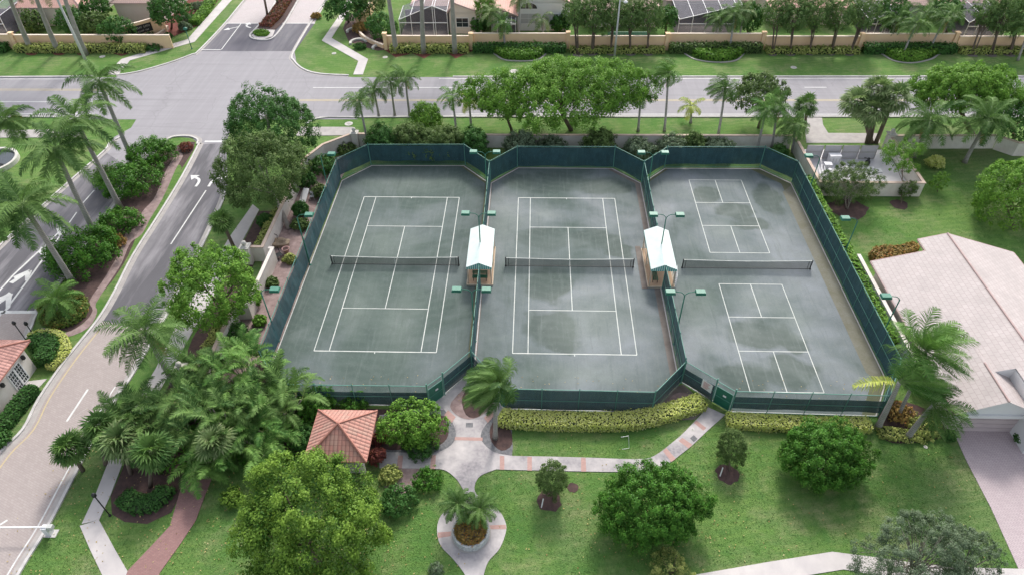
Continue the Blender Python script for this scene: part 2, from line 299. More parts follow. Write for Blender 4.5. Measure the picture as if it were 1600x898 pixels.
# ------------------------------------------------------------------ object helpers
OFF = {}
def tag(o, label=None, cat=None, group=None, kind=None):
    if label: o['label'] = label
    if cat: o['category'] = cat
    if group: o['group'] = group
    if kind: o['kind'] = kind
    return o
def thing(name, label, cat, loc=(0, 0, 0), group=None):
    o = bpy.data.objects.new(name, None); COL.objects.link(o); o.location = loc; o.empty_display_size = .3
    OFF[o] = Vector(loc); return tag(o, label, cat, group)
class MB:
    def __init__(s): s.v = []; s.f = []; s.uv = []; s.hasuv = False
    def quad(s, pts, uv=None):
        b = len(s.v); s.v += [tuple(p) for p in pts]; s.f.append(tuple(range(b, b+len(pts))))
        s.uv += list(uv) if uv else [(0, 0)]*len(pts)
        if uv: s.hasuv = True
    def box(s, x0, y0, z0, x1, y1, z1):
        b = len(s.v); s.v += [(x, y, z) for z in (z0, z1) for x, y in ((x0, y0), (x1, y0), (x1, y1), (x0, y1))]
        for f in ((0, 3, 2, 1), (4, 5, 6, 7), (0, 1, 5, 4), (1, 2, 6, 5), (2, 3, 7, 6), (3, 0, 4, 7)): s.f.append(tuple(b+i for i in f)); s.uv += [(0, 0)]*4
    def bar(s, a, b_, w, h=None, up=Vector((0, 0, 1))):
        a, b_ = Vector(a), Vector(b_); h = h or w; d = (b_-a).normalized()
        sd = d.cross(up)
        if sd.length < .01: sd = d.cross(Vector((0, 1, 0)))
        sd.normalize(); u = sd.cross(d); b = len(s.v)
        for p in (a, b_):
            for i, j in ((-1, -1), (1, -1), (1, 1), (-1, 1)): s.v.append(tuple(p+sd*i*w/2+u*j*h/2))
        for f in ((0, 3, 2, 1), (4, 5, 6, 7), (0, 1, 5, 4), (1, 2, 6, 5), (2, 3, 7, 6), (3, 0, 4, 7)): s.f.append(tuple(b+i for i in f)); s.uv += [(0, 0)]*4
    def tube(s, pts, rad, seg=8):
        pts = [Vector(p) for p in pts]; b = len(s.v); n = len(pts)
        for i, p in enumerate(pts):
            d = (pts[min(i+1, n-1)]-pts[max(i-1, 0)]).normalized(); sd = d.cross(Vector((.13, .97, .2))).normalized(); u = sd.cross(d)
            r = rad[i] if hasattr(rad, '__len__') else rad
            for k in range(seg):
                a = 2*math.pi*k/seg; s.v.append(tuple(p+sd*math.cos(a)*r+u*math.sin(a)*r))
        for i in range(n-1):
            for k in range(seg):
                k2 = (k+1) % seg; s.f.append((b+i*seg+k, b+i*seg+k2, b+(i+1)*seg+k2, b+(i+1)*seg+k)); s.uv += [(0, 0)]*4
        s.f.append(tuple(b+k for k in reversed(range(seg)))); s.uv += [(0, 0)]*seg
        s.f.append(tuple(b+(n-1)*seg+k for k in range(seg))); s.uv += [(0, 0)]*seg
    def lathe(s, c, prof, seg=20, a0=0):
        b = len(s.v); n = len(prof)
        for r, z in prof:
            for k in range(seg): a = a0+2*math.pi*k/seg; s.v.append((c[0]+r*math.cos(a), c[1]+r*math.sin(a), c[2]+z))
        for i in range(n-1):
            for k in range(seg): k2 = (k+1) % seg; s.f.append((b+i*seg+k, b+i*seg+k2, b+(i+1)*seg+k2, b+(i+1)*seg+k)); s.uv += [(0, 0)]*4
        s.f.append(tuple(b+(n-1)*seg+k for k in range(seg))); s.uv += [(0, 0)]*seg
    def poly(s, pts, z):           # flat polygon, any outline
        pts = [Vector((p[0], p[1], 0)) for p in pts]; b = len(s.v)
        s.v += [(p.x, p.y, z) for p in pts]
        for t in tessellate_polygon([pts]):
            a, c, d = [pts[i] for i in t]
            if (c-a).cross(d-a).z < 0: t = t[::-1]
            s.f.append(tuple(b+i for i in t)); s.uv += [(0, 0)]*3
    def prism(s, pts, z0, z1):
        s.poly(pts, z1); n = len(pts)
        for i in range(n):
            a, c = pts[i], pts[(i+1) % n]; s.quad([(a[0], a[1], z0), (c[0], c[1], z0), (c[0], c[1], z1), (a[0], a[1], z1)])
    def strip(s, pts, w, z0, z1):  # a kerb: band of width w along a line, from z0 up to z1
        L = offs(pts, w/2); R = offs(pts, -w/2)
        for i in range(len(pts)-1):
            a, b, c, d = L[i], R[i], R[i+1], L[i+1]
            s.quad([(*a, z1), (*b, z1), (*c, z1), (*d, z1)])
            if z1-z0 > .01:
                s.quad([(*a, z0), (*a, z1), (*d, z1), (*d, z0)]); s.quad([(*b, z0), (*c, z0), (*c, z1), (*b, z1)])
        if z1-z0 > .01:
            s.quad([(*L[0], z0), (*R[0], z0), (*R[0], z1), (*L[0], z1)]); s.quad([(*L[-1], z0), (*L[-1], z1), (*R[-1], z1), (*R[-1], z0)])
    def build(s, name, m, parent=None, smooth=False):
        me = bpy.data.meshes.new(name); o = bpy.data.objects.new(name, me); COL.objects.link(o)
        off = Vector((0, 0, 0))
        if parent is not None: o.parent = parent; off = OFF[parent]
        OFF[o] = off
        me.from_pydata([(x-off.x, y-off.y, z-off.z) for x, y, z in s.v], [], s.f)
        if s.hasuv:
            ul = me.uv_layers.new(name='UVMap'); ul.data.foreach_set('uv', [c for u in s.uv for c in u])
        me.materials.append(m)
        if smooth: me.polygons.foreach_set('use_smooth', [True]*len(me.polygons))
        me.update(); return o
def offs(pts, d):
    P = [np.array(p[:2], float) for p in pts]; out = []
    for i in range(len(P)):
        t1 = P[min(i+1, len(P)-1)]-P[i]; t0 = P[i]-P[max(i-1, 0)]
        if i == 0: t0 = t1
        if i == len(P)-1: t1 = t0
        n0 = np.array([-t0[1], t0[0]])/(np.hypot(*t0)+1e-9); n1 = np.array([-t1[1], t1[0]])/(np.hypot(*t1)+1e-9)
        n = n0+n1; n /= (np.hypot(*n)+1e-9); k = max(.45, float(n@n0)); out.append(tuple(P[i]+n*d/k))
    return out
def sm(pts, k=6, closed=False):   # smooth curve through points
    P = [np.array(p[:2], float) for p in pts]; n = len(P); out = []
    for i in range(n if closed else n-1):
        g = (lambda j: P[j % n]) if closed else (lambda j: P[min(max(j, 0), n-1)])
        p0, p1, p2, p3 = g(i-1), g(i), g(i+1), g(i+2)
        for t in np.arange(k)/k:
            out.append(tuple(.5*((2*p1)+(-p0+p2)*t+(2*p0-5*p1+4*p2-p3)*t*t+(-p0+3*p1-3*p2+p3)*t**3)))
    if not closed: out.append(tuple(P[-1]))
    return out
def W(pix, z=0.): return [G(x, y, z)[:2] for x, y in pix]
def sheet(name, pts, z, m, z0=None):
    if m is not M_grass: EXC.append(np.array([tuple(p[:2]) for p in pts]))
    b = MB()
    if z0 is None: b.poly(pts, z)
    else: b.prism(pts, z0, z)
    return tag(b.build(name, m), kind='structure')
def kerb(pts, w=.18, h=.14, gut=.35, side=1):
    b = MB(); b.strip(pts, w, 0, h); o = tag(b.build('kerb', M_curb), kind='structure')
    if gut:
        g = MB(); g.strip(offs(pts, side*(w/2+gut/2)), gut, 0, .024); g.build('gutter', M_gutter, o)
    return o

def npmesh(name, V, k, m, parent, tone=None, off=True):
    """V: (n*k,3) vertices, one polygon per k vertices"""
    me = bpy.data.meshes.new(name); n = len(V)//k
    o_ = np.array(OFF[parent]) if (parent is not None and off) else np.zeros(3)
    me.vertices.add(len(V)); me.vertices.foreach_set('co', (V-o_).astype(np.float32).ravel())
    me.loops.add(n*k); me.loops.foreach_set('vertex_index', np.arange(n*k, dtype=np.int32))
    me.polygons.add(n); me.polygons.foreach_set('loop_start', np.arange(0, n*k, k, dtype=np.int32)); me.polygons.foreach_set('loop_total', np.full(n, k, dtype=np.int32))
    if tone is not None:
        a = me.attributes.new('tone', 'FLOAT', 'POINT'); a.data.foreach_set('value', np.repeat(tone, k).astype(np.float32))
    me.update(calc_edges=True); me.materials.append(m)
    o = bpy.data.objects.new(name, me); COL.objects.link(o)
    if parent is not None: o.parent = parent
    OFF[o] = Vector(o_); return o
def unit(v): return v/(np.linalg.norm(v, axis=1, keepdims=True)+1e-9)
def leaves(rng, P, Nn, L, Wd):
    n = len(P); Nn = unit(Nn); t = unit(np.cross(Nn, rng.normal(size=(n, 3)))); b = np.cross(Nn, t)
    l = (L*rng.uniform(.7, 1.25, (n, 1)))/2; w = (Wd*rng.uniform(.7, 1.25, (n, 1)))/2
    V = np.stack([P-t*l, P+b*w+Nn*w*.35, P+t*l-Nn*l*.2, P-b*w+Nn*w*.35], 1)
    return V.reshape(-1, 3)
def crown_leaves(rng, c, rad, ncl, per, cr, L, Wd, fill=.18, zmin=-.55, upb=.35, lump=.25, tone_spread=.75, gap=.0, shell=.5, tip=1.):
    c = np.array(c, float); rad = np.array(rad, float)
    kk = rng.normal(size=(8, 3))*np.array([[2.]]*4+[[4.5]]*4); ph = rng.uniform(0, 6, 8); wt = np.array([1]*4+[.6]*4)
    lf = lambda d: sum(wt[i]*np.sin(d@kk[i]+ph[i]) for i in range(8))/4.2
    d = unit(rng.normal(size=(ncl*3, 3))); d = d[d[:, 2] > zmin][:ncl]; lump_ = lf(d)
    if gap: keep = lump_ > np.quantile(lump_, gap); d = d[keep]; lump_ = lump_[keep]
    ncl = len(d)
    r = 1-rng.uniform(0, .16, ncl)+lump_*lump
    inner = rng.uniform(size=ncl) < fill; r = np.where(inner, r*rng.uniform(.45, .85, ncl), r)
    C = c+d*rad*r[:, None]
    ct = np.clip(rng.uniform(size=ncl)*.7+.3*(.5+.5*lf(d[:, [1, 2, 0]])), 0, 1)
    n = ncl*per; ci = np.repeat(np.arange(ncl), per)
    od = unit(rng.normal(size=(n, 3))*np.array([1, 1, .9])+d[ci]*.5+np.array([0, 0, .35]))
    s = cr*rng.uniform(.55, 1.35, ncl)[ci]
    P = C[ci]+od*(s*rng.uniform(.1, 1, n)**.6)[:, None]*np.array([1, 1, 1.35])
    Nn = od*.8+d[ci]*.5+np.array([0, 0, upb])+rng.normal(size=(n, 3))*.55
    tone = np.clip(ct[ci]*tone_spread*.6+rng.uniform(0, 1-tone_spread, n)+.34*tip*((od*(d[ci]+np.array([0, 0, .6]))).sum(1)), 0, 1)   # paler toward the outer and upper side of each tuft
    if shell:                     # leaves between the tufts close the crown
        m = int(n*shell); d2 = unit(rng.normal(size=(m*2, 3))); d2 = d2[d2[:, 2] > zmin]; l2 = lf(d2)
        if gap: k = l2 > np.quantile(l2, gap); d2 = d2[k]; l2 = l2[k]
        d2 = d2[:m]; l2 = l2[:m]; P2 = c+d2*rad*((.86-rng.uniform(0, .22, len(d2))+l2*lump)[:, None])
        P = np.concatenate([P, P2]); Nn = np.concatenate([Nn, d2*.7+np.array([0, 0, .3])+rng.normal(size=(len(d2), 3))*.6]); tone = np.concatenate([tone, rng.uniform(0, .8, len(d2))])
    P[:, 2] = np.maximum(P[:, 2], .05)
    return leaves(rng, P, Nn, L, Wd), tone, C
SEED = [1]
def rng_(): SEED[0] += 1; return np.random.default_rng(SEED[0])
def tree(name, label, cat, cpx, zc, rp, m, group=None, base=None, dens=1., L=.34, Wd=.2, vr=.8, trunk=.16, shell=.3, yr=1., bark=None, gap=0., fill=.18, cr=.2, lump=.25, zmin=-.55, limbs=7, forks=1, pt=None):
    """cpx: crown centre in the photo, zc: its height above ground, rp: half width in px"""
    rng = rng_(); C = G(cpx[0], cpx[1], zc) if pt is None else Vector(pt); R = pxr(C, rp) if pt is None else rp
    B = G(*base) if base else Vector((C.x+rng.uniform(-.3, .3), C.y+rng.uniform(-.3, .3), 0))
    t = thing(name, label, cat, B, group)
    rad = (R, R*yr, min(R*vr, zc*.98) if zc > .6 else R*vr)
    if zmin < -.5 and zc-rad[2] < .25: zmin = -.8
    cr *= .62; far_ = C.y > 80; L = L*(.62 if not far_ else .8); Wd = Wd*(.66 if not far_ else .8)
    area = 4*math.pi*R*(R+2*rad[2])/3*.8; ncl = max(24, int(area/(math.pi*(R*cr)**2)*1.15*dens)); tot = 1.4*area/(L*Wd*.5)*dens; ncl = min(ncl, 420); per = int(min(130, max(10, tot/ncl)))
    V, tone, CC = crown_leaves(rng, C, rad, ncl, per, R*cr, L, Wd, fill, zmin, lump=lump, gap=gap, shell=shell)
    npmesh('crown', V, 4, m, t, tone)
    mb = MB(); bark = bark or M_trunkb
    for q in range(forks):
        bb = B+Vector((rng.uniform(-.25, .25), rng.uniform(-.25, .25), 0))*(forks > 1)
        top = Vector((C.x+rng.uniform(-.2, .2)*R, C.y+rng.uniform(-.2, .2)*R, C.z-rad[2]*.35))
        mid = bb.lerp(top, .5)+Vector((rng.uniform(-.1, .1), rng.uniform(-.1, .1), 0))*R*.5
        mb.tube([bb, mid, top], [trunk*1.3, trunk, trunk*.75], 8)
        for i in rng.choice(len(CC), min(limbs, len(CC)), replace=False):
            e = Vector(CC[i]); s = mid.lerp(top, rng.uniform(0, 1)); k = s.lerp(e, .5)+Vector((0, 0, .12*R))
            mb.tube([s, k, s.lerp(e, .93)], [trunk*.5, trunk*.3, trunk*.1], 6)
    mb.build('trunk', bark, t, True)
    return t
def shrub(name, label, cat, cpx, rp, m, group=None, h=None, L=.2, Wd=.13, dens=1., lump=.15, pt=None):
    rng = rng_(); 
    P = G(*cpx, .5) if pt is None else Vector(pt); R = pxr(P, rp) if pt is None else rp; h = h or R*1.1
    B = Vector((P.x, P.y, 0)); t = thing(name, label, cat, B, group)
    area = 2*math.pi*R*h; lump += .1; cr = .17*R; L *= .8; Wd *= .8; ncl = int(min(160, max(14, area/(math.pi*cr*cr)*1.4*dens))); per = int(min(90, max(10, 1.6*area/(L*Wd*.5)*dens/ncl)))
    V, tone, CC = crown_leaves(rng, (P.x, P.y, h*.42), (R, R, h*.6), ncl, per, cr, L, Wd, .2, -.35, lump=lump)
    npmesh('foliage', V, 4, m, t, tone)
    mb = MB()
    for i in range(5):
        e = Vector(CC[int(rng.integers(len(CC)))]); mb.tube([B, B.lerp(e, .55)+Vector((0, 0, .1)), e], [.04, .03, .015], 5)
    mb.build('stem', M_trunkb, t, True)
    return t

# ---- palms
def frond(rng, base, az, el, L, ll, n, wind, grav=.9, lw=.07, vee=.25, lg=.35):
    """one feather frond: returns leaf triangles and rachis points"""
    seg = 12; d = np.array([math.cos(az)*math.cos(el), math.sin(az)*math.cos(el), math.sin(el)]); p = np.array(base, float); pts = [p.copy()]; dirs = [d.copy()]
    for i in range(seg):
        s = (i+1)/seg; d = d+(np.array([0, 0, -1.])*grav+wind)*(.10+.22*s)*.6; d /= np.linalg.norm(d); p = p+d*L/seg; pts.append(p.copy()); dirs.append(d.copy())
    pts = np.array(pts); dirs = np.array(dirs)
    u = np.linspace(.12, 1, n); x = u*seg; i0 = np.minimum(x.astype(int), seg-1); fr = (x-i0)[:, None]
    P = pts[i0]*(1-fr)+pts[i0+1]*fr; D = unit(dirs[i0]*(1-fr)+dirs[i0+1]*fr)
    S = unit(np.cross(D, np.array([0, 0, 1.])+1e-3)); Up = np.cross(S, D)
    n_ = n; ln = ll*(np.sin(np.pi*np.clip(u*.86+.12, 0, 1))**.6+.08)
    out = []
    for sg in (-1, 1):
        dr = unit(S*sg+D*.6+Up*vee+wind*.35+rng.normal(size=(n, 3))*.14)
        l = (ln*rng.uniform(.85, 1.1, n))[:, None]
        m1 = P+dr*l*.55; dr2 = unit(dr+np.array([0, 0, -lg*2])+wind*lg*.9+D*.3); tip = m1+dr2*l*.55
        w = D*lw/2
        a, b, c, e = P-w, P+w, m1+w*.9, m1-w*.9
        out.append(np.stack([a, b, c, e], 1)); out.append(np.stack([e, c, tip+w*.15, tip-w*.15], 1))
    return np.concatenate(out).reshape(-1, 3), pts
def palm(name, label, base, crownpx=None, H=None, group=None, nf=18, L=3.2, ll=.75, n=34, wind=(0, 0, 0), m=None, tr=(.2, .13), bark=None, shaft=0, grav=.9, elr=(-.35, 1.25), cat='palm tree', bend=.5, lw=.055, vee=.15, lg=.6, rach=None, basew=None, azc=None, xf=(), dead=0):
    rng = rng_(); m = m or L_palm; wind = np.array(wind, float)
    B = G(*base) if basew is None else Vector(basew)
    top = G(*crownpx, H) if crownpx else Vector((B.x, B.y, H))
    t = thing(name, label, cat, B, group)
    mb = MB(); pts = []; rad = []
    for i in range(9):
        s = i/8; q = Vector((B.x+(top.x-B.x)*(s*(1-bend)+bend*s*s), B.y+(top.y-B.y)*(s*(1-bend)+bend*s*s), H*s)); pts.append(q)
        rad.append(tr[0]*(1.35 if i == 0 else 1)*(1-s)+tr[1]*s)
    mb.tube(pts, rad, 9); mb.build('trunk', bark or M_trunk, t, True)
    tp = pts[-1]; ax = (pts[-1]-pts[-3]).normalized()
    if shaft:
        s2 = MB(); s2.tube([tp, tp+ax*shaft*.5, tp+ax*shaft], [tr[1]*1.15, tr[1]*1.1, tr[1]*.5], 9); s2.build('crownshaft', M_shaft, t, True); tp = tp+ax*shaft*.9
    Vs = []; tn = []; rb = MB()
    for i in range(nf):
        az = i*2.39996+rng.uniform(-.25, .25); el = elr[1]+(elr[0]-elr[1])*((i+.5)/nf)**.8+rng.uniform(-.12, .12)
        if azc: az = azc[0]+rng.uniform(-1, 1)*azc[1]
        V, pp = frond(rng, tp, az, el, L*rng.uniform(.85, 1.1), ll, n, wind, grav*rng.uniform(.85, 1.2), lw, vee, lg)
        Vs.append(V); tn.append(np.clip(np.full(len(V)//4, rng.uniform(0, 1))+rng.uniform(-.15, .15, len(V)//4), 0, 1))
        rb.tube([tuple(p) for p in pp[::2]], [.035, .03, .025, .02, .014, .01, .006], 4)
    V = np.concatenate(Vs); V[:, 2] = np.maximum(V[:, 2], .04)
    cr = npmesh('crown', V, 4, m, t, np.concatenate(tn))
    rb.build('frond_stem', rach or M_shaft, cr)
    for (az, el, l, mm) in list(xf)+[(rng.uniform(0, 6.28), -1.0, L*.75, None) for _ in range(dead)]:
        V, pp = frond(rng, tp, az, el, l, ll*(.9 if mm else .6), n, wind*.2 if mm else wind*.1, grav*(.6 if mm else 1.3), lw, vee, lg); V[:, 2] = np.maximum(V[:, 2], .04)
        npmesh('frond' if mm else 'dry_frond', V, 4, mm or L_dead, t, rng.uniform(0, 1, len(V)//4))
    return t
def fanpalm(name, label, base, crownpx, H, group=None, nl=28, R=1.0, pet=.9, m=None, tr=(.16, .15), bark=None, cat='palm tree', wind=(0, 0, 0), forks=None, elr=(-.6, 1.3), basew=None):
    rng = rng_(); m = m or L_palm; wind = np.array(wind, float)
    B = G(*base) if basew is None else Vector(basew)
    heads = [(crownpx, H)]+(forks or [])
    t = thing(name, label, cat, B, group); mb = MB(); rb = MB(); Vs = []; tn = []
    for hi_, (cpx, h) in enumerate(heads):
        tp = G(*cpx, h) if cpx else Vector((B.x, B.y, h)); B2 = B+Vector((tp.x-B.x, 0, 0))*.45 if hi_ else B
        mid = B2.lerp(tp, .5)+Vector((0, 0, .08*h)); mb.tube([B2, mid, tp], [tr[0]*1.2, tr[0], tr[1]], 8)
        for i in range(nl):
            az = i*2.39996+rng.uniform(-.3, .3); el = elr[1]+(elr[0]-elr[1])*((i+.5)/nl)+rng.uniform(-.15, .15)
            d = np.array([math.cos(az)*math.cos(el), math.sin(az)*math.cos(el), math.sin(el)])+wind*.4; d /= np.linalg.norm(d)
            hub = np.array(tp)+d*pet*rng.uniform(.7, 1.1); hub[2] -= .12*pet
            rb.bar(tp, tuple(hub), .035)
            s = np.cross(d, [0, 0, 1.]); s /= (np.linalg.norm(s)+1e-6); u = np.cross(s, d)
            dd = d*.85-np.array([0, 0, .35]); dd /= np.linalg.norm(dd)
            k = 20; a = np.linspace(-1.9, 1.9, k); r = R*rng.uniform(.8, 1.1)*(1-.25*np.abs(a/1.9)**2)
            dirs = unit(np.cos(a)[:, None]*dd+np.sin(a)[:, None]*s+u*.12*((np.arange(k) % 2)*2-1)[:, None])
            m1 = hub+dirs*(r*.6)[:, None]; tip = m1+unit(dirs+np.array([0, 0, -.55])+wind*.6+rng.normal(size=(k, 3))*.12)*(r*.45)[:, None]
            tang = unit(np.cross(dirs, u)); w0 = tang*.015; w1 = tang*(r*.075)[:, None]
            Vs.append(np.stack([hub-w0, hub+w0, m1+w1, m1-w1], 1).reshape(-1, 3)); Vs.append(np.stack([m1-w1, m1+w1, tip+w0*.5, tip-w0*.5], 1).reshape(-1, 3))
            tn.append(np.clip(np.full(2*k, rng.uniform(0, 1))+rng.uniform(-.15, .15, 2*k), 0, 1))
    mb.build('trunk', bark or M_trunkb, t, True)
    V = np.concatenate(Vs); V[:, 2] = np.maximum(V[:, 2], .04)
    cr = npmesh('crown', V, 4, m, t, np.concatenate(tn)); rb.build('leaf_stalk', M_shaft, cr)
    return t
def areca(name, label, base, rp, h, m, group=None, ns=10, per=5, L=2.3, ll=.55, wind=(0, 0, 0), cat='palm clump', basew=None):
    """a clump of many thin stems with arching fronds"""
    rng = rng_(); B = G(*base) if basew is None else Vector(basew); R = pxr(B, rp)
    t = thing(name, label, cat, B, group); mb = MB(); rb = MB(); Vs = []; tn = []
    for k in range(ns):
        a = k*2.4+rng.uniform(-.3, .3); r = R*.55*math.sqrt((k+.3)/ns); b0 = B+Vector((math.cos(a)*r*.5, math.sin(a)*r*.5, 0)); hh = h*rng.uniform(.55, 1.)*(1-.35*(k/ns))
        tp = B+Vector((math.cos(a)*r*1.25, math.sin(a)*r*1.25, 0)); tp.z = hh
        mb.tube([b0, b0.lerp(tp, .5)+Vector((0, 0, .15)), tp], [.07, .06, .05], 6)
        for i in range(per):
            az = a+rng.normal()*1.3 if k > 1 else rng.uniform(0, 6.28); el = rng.uniform(.15, 1.3)
            V, pp = frond(rng, tp, az, el, L*rng.uniform(.75, 1.15), ll, 26, np.array(wind, float), .95, .085, .3, .3)
            Vs.append(V); tn.append(np.clip(np.full(len(V)//4, rng.uniform(0, 1))+rng.uniform(-.2, .2, len(V)//4), 0, 1))
            rb.tube([tuple(p) for p in pp[::3]], [.03, .022, .016, .01, .006][:len(pp[::3])], 4)
    mb.build('stem', M_trunkp, t, True)
    V = np.concatenate(Vs); V[:, 2] = np.maximum(V[:, 2], .04)
    cr = npmesh('crown', V, 4, m, t, np.concatenate(tn)); rb.build('frond_stem', M_rib, cr)
    return t
def hedge(name, label, line, w, h, m, group=None, L=.16, dens=1., cat='hedge', world=False, rough=.12):
    rng = rng_(); pts = [tuple(p) for p in (line if world else W(line))]
    t = thing(name, label, cat, (pts[0][0], pts[0][1], 0), group)
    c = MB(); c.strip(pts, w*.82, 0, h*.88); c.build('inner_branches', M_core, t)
    P = []; Nn = []
    for a, b in zip(pts[:-1], pts[1:]):
        a = np.array(a, float); b = np.array(b, float); l = np.hypot(*(b-a)); d = (b-a)/(l+1e-9); s = np.array([-d[1], d[0]])
        A = l*(w+2*h); n = int(A/(L*L*.3)*1.25*dens)
        u = rng.uniform(-.02, 1.02, n); q = rng.uniform(0, w+2*h, n)
        side = np.where(q < h, -1, np.where(q > h+w, 1, 0)); lat = np.where(side == 0, q-h-w/2, side*w/2); z = np.where(side == -1, q, np.where(side == 1, q-h-w, h))
        rnd = h-.12*h*(np.abs(lat)/(w/2))**3; z = np.minimum(z, rnd)+rng.normal(size=n)*rough*h*.6; lat = lat+rng.normal(size=n)*rough*w*.4
        p2 = a+np.outer(u*l, d)+np.outer(lat, s); P.append(np.column_stack([p2, np.maximum(z, .03)]))
        Nn.append(np.column_stack([np.outer(side, s), (side == 0)*1.+.4])+rng.normal(size=(n, 3))*.5)
    for e, dd in ((pts[0], -1), (pts[-1], 1)):     # rounded ends
        a = np.array(e, float); o = np.array(pts[1 if dd < 0 else -2], float); d = (a-o)/(np.hypot(*(a-o))+1e-9); n = int(w*h/(L*L*.3)*1.5*dens)
        s = np.array([-d[1], d[0]]); lt = rng.uniform(-.5, .5, n)*w; p2 = a+np.outer(lt, s)+np.outer(rng.uniform(-.05, .12, n)*w, d); P.append(np.column_stack([p2, rng.uniform(.03, h, n)])); Nn.append(np.tile([d[0], d[1], .4], (n, 1))+rng.normal(size=(n, 3))*.4)
    P = np.concatenate(P); Nn = np.concatenate(Nn)
    k = rng.normal(size=(3, 2))*1.6; f = np.clip(.5+.25*sum(np.sin(P[:, :2]@k[i]) for i in range(3))/1.5, 0, 1)*.5+rng.uniform(0, .5, len(P))
    npmesh('foliage', leaves(rng, P, Nn, L*1.15, L*.7), 4, m, t, f)
    return t
def bed(name, label, outline, h, m, group=None, L=.18, dens=1., cat='plant bed', world=False, core=True, var=.15):
    """low planting filling an outline"""
    rng = rng_(); pts = [tuple(p) for p in (outline if world else W(outline))]; A = np.array(pts)
    c = A.mean(0); t = thing(name, label, cat, (c[0], c[1], 0), group)
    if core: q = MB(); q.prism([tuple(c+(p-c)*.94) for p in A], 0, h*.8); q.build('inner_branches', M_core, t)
    lo, hi = A.min(0), A.max(0); n = int(np.prod(hi-lo)/(L*L*.3)*1.7*dens); p = rng.uniform(lo-.05, hi+.05, (n, 2))
    ins = np.zeros(n, bool); j = len(A)-1
    for i in range(len(A)):
        xi, yi, xj, yj = *A[i], *A[j]; cnd = ((yi > p[:, 1]) != (yj > p[:, 1])) & (p[:, 0] < (xj-xi)*(p[:, 1]-yi)/(yj-yi+1e-12)+xi); ins ^= cnd; j = i
    p = p[ins]; z = h*(.95+rng.normal(size=len(p))*var); P = np.column_stack([p, np.maximum(z, .03)])
    Nn = rng.normal(size=(len(p), 3))*.5+np.array([0, 0, 1.])
    per = 0; E = []; EN = []
    for a, b in zip(A, np.roll(A, -1, 0)):
        l = np.hypot(*(b-a)); k = int(l*h/(L*L*.3)*1.4*dens)+1; u = rng.uniform(0, 1, (k, 1)); q = a+(b-a)*u; nn = (q-c)/(np.hypot(*(q-c).T)[:, None]+1e-9); E.append(np.column_stack([q+nn*rng.normal(size=(k, 1))*.08, rng.uniform(.02, h, k)])); EN.append(np.column_stack([nn, np.full(k, .5)])+rng.normal(size=(k, 3))*.4)
    P = np.concatenate([P]+E); Nn = np.concatenate([Nn]+EN)
    k = rng.normal(size=(3, 2))*1.3; f = np.clip(.5+.3*sum(np.sin(P[:, :2]@k[i]) for i in range(3))/1.5, 0, 1)*.55+rng.uniform(0, .45, len(P))
    npmesh('foliage', leaves(rng, P, Nn, L*1.2, L*.7), 4, m, t, f)
    return t
def copy_tree(o, parent=None):
    c = o.copy(); COL.objects.link(c); c.parent = parent; OFF[c] = OFF.get(o, Vector((0, 0, 0)))
    for ch in [x for x in CHILD.get(o, list(o.children))]: copy_tree(ch, c)
    return c
CHILD = {}

# ------------------------------------------------------------------ ground, roads, paths
sheet('ground', [(-900, -300), (900, -300), (900, 1600), (-900, 1600)], 0., M_grass)
SL = .0078
yn = lambda x: 95.25+SL*x
ys = lambda x: 83.25+SL*x
sheet('main_road', [(-500, ys(-500)), (500, ys(500)), (500, yn(500)), (-500, yn(-500))], .012, M_road)
# boulevard going away at the top of the picture
bl = W([(311, 80), (352, 37), (381, 3), (420, -40), (470, -95)]); br_ = W([(460, 80), (493, 25), (514, -3), (540, -40), (575, -95)])
sheet('boulevard', W([(185, 118), (215, 113), (263, 99), (300, 86), (311, 79.5), (460, 79.5), (463, 97), (473, 108), (492, 115), (550, 121), (552, 125), (180, 125)]), .016, M_road)
sheet('boulevard_asphalt', W([(309, 80.5), (352, 37), (492, 37), (461, 80.5)]), .020, M_asph2)
sheet('boulevard_pavers', W([(352, 37.4), (381, 3), (420, -40), (480, -100), (580, -100), (540, -40), (514, -3), (491, 37.4)]), .016, M_paver2)
# gated entrance road on the left
REd = sm(W([(353, 222), (355, 262), (353, 300), (321, 375), (262, 490), (208, 585), (188, 613), (145, 690), (110, 756), (75, 823), (30, 896), (-40, 1030), (-110, 1180)]), 4)
LEd = sm(W([(312, 224), (285.7, 275), (250.6, 333), (208, 400), (179, 457), (153, 500), (105, 560), (62, 622), (37, 670), (0, 708), (-60, 790), (-160, 930)]), 4)
sheet('entrance_road', list(reversed([p for p in REd if p[1] > G(0, 495).y-3]))+[p for p in LEd if p[1] > G(0, 495).y-3], .016, M_asph)
sheet('entrance_pavers', [p for p in REd if p[1] < G(0, 495).y+.4][::-1]+[p for p in LEd if p[1] < G(0, 495).y+.4], .020, M_paver)
E1 = W([(170, 222), (163, 237), (108, 285), (36, 350), (0, 385), (-90, 470), (-220, 620), (-330, 760)]); E2 = W([(292, 214), (262, 214), (232, 240), (205, 285), (180, 320), (150, 363), (100, 435), (60, 487), (43, 525), (-20, 620), (-110, 760)])
sheet('exit_road', E2+E1[::-1], .016, M_asph)
sheet('exit_pavers', W([(0-40, 488), (62, 488), (43, 525), (-20, 620), (-110, 760), (-330, 760), (-120, 560)]), .020, M_paver)
sheet('junction_asphalt', W([(110, 187), (560, 187), (545, 180), (100, 178)])+[], .0145, M_road)
sheet('junction_apron', W([(172, 224), (178, 215), (205, 200), (215, 184), (380, 184), (362, 200), (353, 224), (312, 226), (300, 216), (270, 214), (235, 246), (200, 262), (165, 238)]), .018, M_road)
